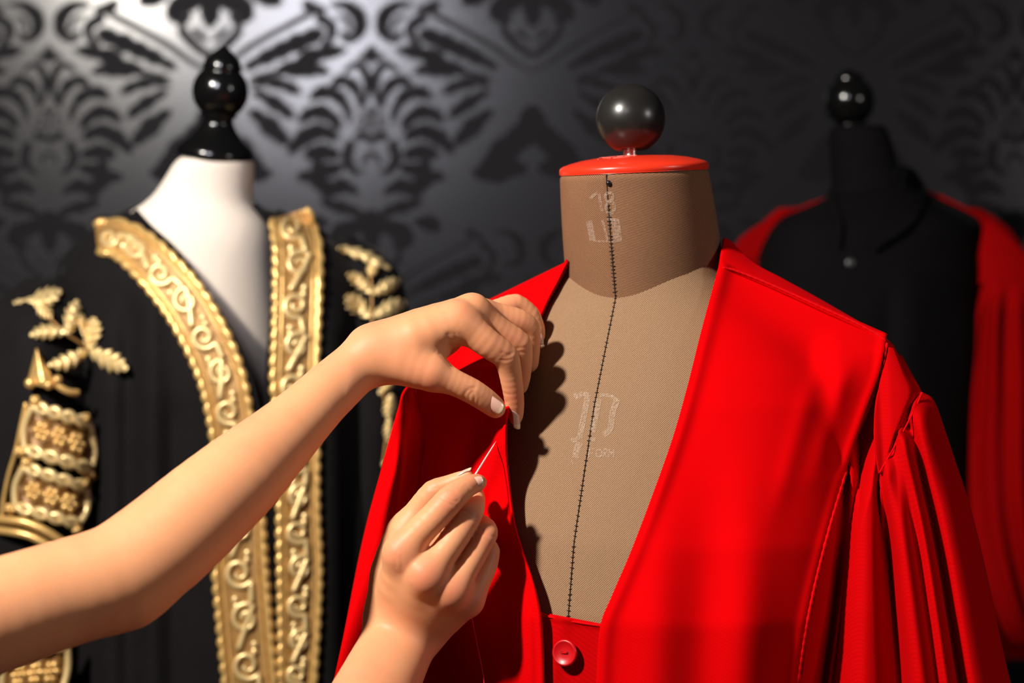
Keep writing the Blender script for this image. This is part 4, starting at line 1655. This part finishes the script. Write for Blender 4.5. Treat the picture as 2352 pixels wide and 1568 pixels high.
tag(gold_band([(222, 548, 66), (262, 545, 74), (305, 566, 82), (362, 618, 90), (422, 690, 96), (472, 775, 97), (508, 862, 95), (527, 945, 92), (540, 1040, 92), (548, 1170, 104), (552, 1300, 112), (562, 1430, 112), (575, 1568, 112), (590, 1720, 112)],
              robe_d, 1, 3), 'wide gold lace band sweeping from the shoulder')
tag(gold_band([(664, 492, 84), (676, 530, 94), (684, 580, 99), (683, 680, 98), (680, 780, 97), (677, 880, 96), (684, 980, 88), (686, 1080, 84), (686, 1180, 86), (689, 1300, 90), (688, 1430, 84), (684, 1568, 76), (680, 1720, 74)],
              robe_d, 1, 8), 'straight gold lace band beside the opening')
# black piping along the opening
for k_, (pl, dd) in enumerate(((RL_R, robe_d), (RR_L, robe_d))):
    ribbon_tube('piping', pl, dd, 5.0, M['black_satin'], robe, 0.003, 120)


def gold_leaf(base, tip, width, depth, lift=0.006, bend=0.0, lobes=4, name='gold_leaf', mat='gold_hi'):
    """embroidered oak-like leaf from base to tip (pixels), domed along a midrib"""
    base, tip = np.array(base, float), np.array(tip, float)
    d = tip - base
    L = np.linalg.norm(d)
    t = d / L
    nr = np.array([-t[1], t[0]])
    n, m = 90, 9
    s = np.linspace(0, 1, n)
    prof = np.sin(math.pi * np.clip(s * 0.96 + 0.04, 0, 1)) ** 0.7 * (1.05 - 0.35 * s)
    saw = (s * (lobes + 0.6) + 0.25) % 1.0
    lob = 0.42 + 0.66 * np.where(saw < 0.78, (saw / 0.78) ** 0.8, (1 - saw) / 0.22)
    w = width / 2 * prof * lob + 1.2
    pts = np.zeros((n, m, 3))
    for i in range(m):
        q = -1 + 2 * i / (m - 1)
        off = bend * np.sin(math.pi * s) * L
        xy = base + t * (s * L + np.abs(q) * w * 0.55)[:, None] + nr * (q * w + off)[:, None]
        lf = lift + (1 - q * q) * 0.0055 * prof + 0.0012 * np.cos(s * 2 * math.pi * lobes)
        pts[:, i] = PN(xy[:, 0], xy[:, 1], depth(xy[:, 0], xy[:, 1]) - lf)
    o = MB().grid(pts).build(name, M[mat], robe)
    solidify(o, 0.0015, 0.0)
    return o


for b_, t_, w_, bd in (((62, 690), (140, 668), 46, 0.05), ((80, 695), (118, 728), 34, 0), ((62, 688), (8, 704), 16, 0),
                       ((154, 768), (178, 690), 44, 0), ((150, 762), (70, 770), 38, 0.06), ((204, 802), (216, 730), 50, 0), ((200, 806), (113, 838), 42, -0.08), ((206, 806), (292, 848), 54, 0.0), ((190, 760), (188, 722), 18, 0)):
    gold_leaf(b_, t_, w_, lambda a, b: np.minimum(lsleeve_d(a, b), robe_d(a, b)), bend=bd)
stem = catmull([(92, 705), (112, 728), (150, 765), (180, 785), (205, 806)], 30)
MB().tube(PN(stem[:, 0], stem[:, 1], np.minimum(lsleeve_d(stem[:, 0], stem[:, 1]), robe_d(stem[:, 0], stem[:, 1])) - 0.006), 3 * sW, 6).build('gold_stem', M['gold_lo'], robe)
for b_, t_, w_, bd in (((775, 568), (896, 618), 30, -0.05), ((862, 600), (850, 632), 26, 0), ((852, 672), (798, 628), 34, 0.05), ((856, 674), (918, 643), 36, 0), ((848, 728), (796, 678), 48, 0.0), ((858, 726), (932, 692), 46, 0), ((870, 905), (905, 872), 22, 0), ((900, 905), (892, 962), 34, 0), ((895, 960), (892, 1012), 26, 0)):
    gold_leaf(b_, t_, w_, lambda a, b: np.minimum(rsleeve_d(a, b), robe_d(a, b)), bend=bd)
stem = catmull([(850, 625), (854, 672), (854, 728), (858, 760), (875, 880), (890, 960), (880, 1070)], 40)
MB().tube(PN(stem[:, 0], stem[:, 1], np.minimum(rsleeve_d(stem[:, 0], stem[:, 1]), robe_d(stem[:, 0], stem[:, 1])) - 0.006), 3 * sW, 6).build('gold_stem', M['gold_lo'], robe)
x = PN(885, 1066, rsleeve_d(np.array(885.), np.array(1066.)) - 0.008)
MB().ball(x, 9 * sW).build('gold_bead', M['gold_hi'], robe)


def gold_panel(tl, tr, br, bl, depth):
    """framed panel of plaited cord with corner rosettes"""
    q = np.array([tl, tr, br, bl], float)

    def at(u, v, lift):
        u, v = np.asarray(u, float), np.asarray(v, float)
        xy = (q[0] * ((1 - u) * (1 - v))[..., None] + q[1] * (u * (1 - v))[..., None] + q[2] * (u * v)[..., None] + q[3] * ((1 - u) * v)[..., None])
        return PN(xy[..., 0], xy[..., 1], depth(xy[..., 0], xy[..., 1]) - lift)
    U, V = np.meshgrid(np.linspace(0.02, 0.98, 30), np.linspace(0.05, 0.95, 16))
    g = MB().grid(at(U, V, 0.006 + 0.002 * np.sin(U * 21) * np.sin(V * 13))).build('gold_panel', M['gold_dark'], robe)
    solidify(g, 0.0015, 0.0)
    c = MB()
    s = np.linspace(0, 1, 60)
    for v0 in (0.06, 0.94):
        for ph in (0, math.pi):
            c.tube(at(0.12 + 0.8 * s, v0 + 0.085 * np.sin(s * 2.4 * 2 * math.pi * 0.5 * 1.6 + ph), 0.010 + 0.0015 * np.cos(s * 12 + ph)), 7.4 * sW, 7)
    for u0 in (0.10, 0.93):
        c.tube(at(u0 + 0.06 * np.sin(s * math.pi) * (-1 if u0 < 0.5 else 1), 0.06 + 0.88 * s, 0.010), 8.0 * sW, 7)
    c.build('plaited_cord', M['gold_hi'], g)
    for (u0, v0) in ((0.12, -0.06), (0.04, 1.02), (0.93, 1.06), (0.9, -0.02)):
        r = MB()
        for k in range(5):
            a = 2 * math.pi * k / 5
            x = at(np.array(u0 + 0.045 * math.cos(a)), np.array(v0 + 0.06 * math.sin(a)), 0.011)
            r.ball(x, 6.5 * sW, 10, 7)
        r.ball(at(np.array(u0), np.array(v0), 0.013), 8 * sW, 10, 7)
        r.build('rosette', M['gold_edge'], g)
    for (u0, v0) in ((0.28, 0.5), (0.52, 0.5), (0.75, 0.52)):
        inner = MB()
        for k in range(6):
            a = 2 * math.pi * k / 6
            x = at(np.array(u0 + 0.075 * math.cos(a)), np.array(v0 + 0.14 * math.sin(a)), 0.0075)
            inner.ball(x, 8.5 * sW, 10, 7)
        inner.ball(at(np.array(u0), np.array(v0), 0.010), 7 * sW, 10, 7)
        inner.build('flower', M['gold_edge'], g)
    return g


gold_panel((62, 922), (214, 968), (222, 1088), (38, 1032), lsleeve_d)
gold_panel((40, 1062), (212, 1118), (192, 1214), (18, 1164), lsleeve_d)
gold_panel((10, 1490), (165, 1470), (150, 1600), (-10, 1620), lsleeve_d)
# folded tab between leaves and panels
tab = MB()
u, v = np.meshgrid(np.linspace(0, 1, 16), np.linspace(0, 1, 12))
tx = 84 + (62 - 84) * v + u * v * 74
ty = 800 + 82 * v + u * v * 10
tab.grid(PN(tx, ty, lsleeve_d(tx, ty) - 0.010 - 0.010 * np.sin(u * math.pi)))
for (a, b, r_) in ((70, 880, 11), (100, 876, 12), (112, 884, 9), (132, 872, 9)):
    tab.ball(PN(a, b, lsleeve_d(np.array(float(a)), np.array(float(b))) - 0.016), r_ * sW)
cc_ = catmull([(125, 872), (140, 890), (160, 900), (180, 902)], 20)
tab.tube(PN(cc_[:, 0], cc_[:, 1], lsleeve_d(cc_[:, 0], cc_[:, 1]) - 0.012), 6.5 * sW, 7)
solidify(tab.build('gold_tab', M['gold_edge'], robe), 0.001, 0)
cuff = MB()
for pts in ([(-40, 1186), (0, 1192), (60, 1200), (110, 1222), (155, 1252)], [(-40, 1214), (0, 1218), (60, 1228), (100, 1246), (130, 1268)], [(60, 925), (48, 980), (36, 1036), (20, 1090), (8, 1150), (4, 1190)]):
    c_ = catmull(pts, 40)
    cuff.tube(PN(c_[:, 0], c_[:, 1], lsleeve_d(c_[:, 0], c_[:, 1]) - 0.012), (9 if pts[0][0] < 0 else 4.5) * sW, 8)
cuff.build('gold_cord', M['gold_edge'], robe)

# ---------------------------------------------------------------- black form at the right
YR = 2.20
sR = YR / F
bform = empty('dress_form', P(1985, 900, YR), 'black dress form with black ball knob, wearing black jacket and red robe', 'dress form')
bform.location.z = 0
nrows = [(292, 1912, 2032, 2.2, 0.028), (300, 1904, 2038, 2.2, 0.033), (340, 1906, 2050, 2.2, 0.036), (400, 1910, 2066, 2.2, 0.040), (440, 1908, 2080, 2.2, 0.045), (480, 1880, 2110, 2.2, 0.06), (540, 1810, 2180, 2.2, 0.085), (640, 1770, 2225, 2.2, 0.105), (800, 1750, 2240, 2.2, 0.12), (1100, 1770, 2230, 2.2, 0.115), (1600, 1760, 2240, 2.2, 0.12)]
closed_rings('torso', nrows, M['black_dim'], bform, 56, 60)
kb = MB()
pr = [(10, -75), (50, -70), (52, -62), (40, -58), (30, -52)]
for a in np.linspace(-1.0, 0.95, 22):
    pr.append((58 * math.cos(a), 58 * math.sin(a)))
pr += [(34, 53), (32, 58), (26, 62), (14, 68), (4, 73), (1, 75)]
kb.lathe([(r * sR, h * sR) for r, h in pr], P(1951, 233, YR), (-0.05, -0.1, 1), 48)
kb.build('finial', M['black_gloss'], bform)
stand(bform, P(1985, 900, YR).x, YR, 0.9)

jacket = empty('jacket', P(1985, 1000, YR), 'plain black buttoned jacket on the black dress form', 'jacket')
jrows = [(430, 1895, 2100, 2.2, 0.05), (470, 1840, 2150, 2.2, 0.075), (520, 1770, 2240, 2.2, 0.10), (620, 1735, 2260, 2.2, 0.118), (800, 1715, 2262, 2.2, 0.135), (1100, 1715, 2250, 2.2, 0.14), (1500, 1700, 2270, 2.2, 0.145), (1750, 1690, 2280, 2.2, 0.15)]
jd = pillow(jrows)


def jfold(u, v, px, py):
    return -0.006 * gauss(px - 2090 - (py - 700) * .05, 30) * smooth_step(560, 760, py) + 0.007 * gauss(px - 2040, 16) * smooth_step(600, 800, py) - 0.004 * gauss(px - 1850, 20) * smooth_step(600, 700, py)


patch('front', [(1902, 452), (1850, 476), (1790, 505), (1752, 560), (1730, 640), (1718, 800), (1716, 1100), (1702, 1500), (1690, 1740)], [(2098, 420), (2140, 448), (2210, 480), (2254, 512), (2246, 580), (2238, 680), (2226, 850), (2215, 1050), (2260, 1500), (2280, 1740)], jd, M['black_dim'], jacket, 60, 80, jfold, 0.003)
patch('lapel', [(2082, 388), (2060, 450), (2030, 510), (2000, 545)], [(2104, 396), (2130, 440), (2100, 510), (2010, 575)], lambda a, b: jd(a, b) - 0.010, M['black_dim'], jacket, 16, 24, None, 0.003)
patch('lapel', [(1898, 440), (1905, 480), (1920, 520), (1925, 560)], [(1910, 430), (1922, 470), (1935, 510), (1930, 570)], lambda a, b: jd(a, b) - 0.008, M['black_dim'], jacket, 12, 20, None, 0.003)
patch('collar', [(2050, 400), (2062, 380), (2082, 384), (2098, 394)], [(2060, 470), (2085, 450), (2110, 440), (2134, 446)], lambda a, b: jd(a, b) + 0.012, M['black_dim'], jacket, 12, 20, None, 0.004)
c0 = PN(1953, 604, jd(np.array(1953.), np.array(604.)) - 0.003)
MB().lathe([(0.0005, -0.001), (0.0052, -0.001), (0.0058, 0.001), (0.0048, 0.0024), (0.0005, 0.0018)], c0, (-0.1, -1, 0.1), 24).build('button', plain('grey_black_button', (0.03, 0.03, 0.032), 0.35), jacket)

rrobe = empty('academic_gown', P(2280, 900, YR), 'dim red gown with pleated sleeves over the black jacket at the right edge', 'gown')
rs_rows = [(470, 2180, 2300, 2.24, 0.03), (520, 2215, 2375, 2.23, 0.05), (600, 2210, 2420, 2.22, 0.07), (700, 2205, 2450, 2.21, 0.085), (900, 2195, 2480, 2.20, 0.10), (1200, 2190, 2500, 2.20, 0.11), (1500, 2180, 2520, 2.20, 0.11)]
rs_d = pillow(rs_rows)
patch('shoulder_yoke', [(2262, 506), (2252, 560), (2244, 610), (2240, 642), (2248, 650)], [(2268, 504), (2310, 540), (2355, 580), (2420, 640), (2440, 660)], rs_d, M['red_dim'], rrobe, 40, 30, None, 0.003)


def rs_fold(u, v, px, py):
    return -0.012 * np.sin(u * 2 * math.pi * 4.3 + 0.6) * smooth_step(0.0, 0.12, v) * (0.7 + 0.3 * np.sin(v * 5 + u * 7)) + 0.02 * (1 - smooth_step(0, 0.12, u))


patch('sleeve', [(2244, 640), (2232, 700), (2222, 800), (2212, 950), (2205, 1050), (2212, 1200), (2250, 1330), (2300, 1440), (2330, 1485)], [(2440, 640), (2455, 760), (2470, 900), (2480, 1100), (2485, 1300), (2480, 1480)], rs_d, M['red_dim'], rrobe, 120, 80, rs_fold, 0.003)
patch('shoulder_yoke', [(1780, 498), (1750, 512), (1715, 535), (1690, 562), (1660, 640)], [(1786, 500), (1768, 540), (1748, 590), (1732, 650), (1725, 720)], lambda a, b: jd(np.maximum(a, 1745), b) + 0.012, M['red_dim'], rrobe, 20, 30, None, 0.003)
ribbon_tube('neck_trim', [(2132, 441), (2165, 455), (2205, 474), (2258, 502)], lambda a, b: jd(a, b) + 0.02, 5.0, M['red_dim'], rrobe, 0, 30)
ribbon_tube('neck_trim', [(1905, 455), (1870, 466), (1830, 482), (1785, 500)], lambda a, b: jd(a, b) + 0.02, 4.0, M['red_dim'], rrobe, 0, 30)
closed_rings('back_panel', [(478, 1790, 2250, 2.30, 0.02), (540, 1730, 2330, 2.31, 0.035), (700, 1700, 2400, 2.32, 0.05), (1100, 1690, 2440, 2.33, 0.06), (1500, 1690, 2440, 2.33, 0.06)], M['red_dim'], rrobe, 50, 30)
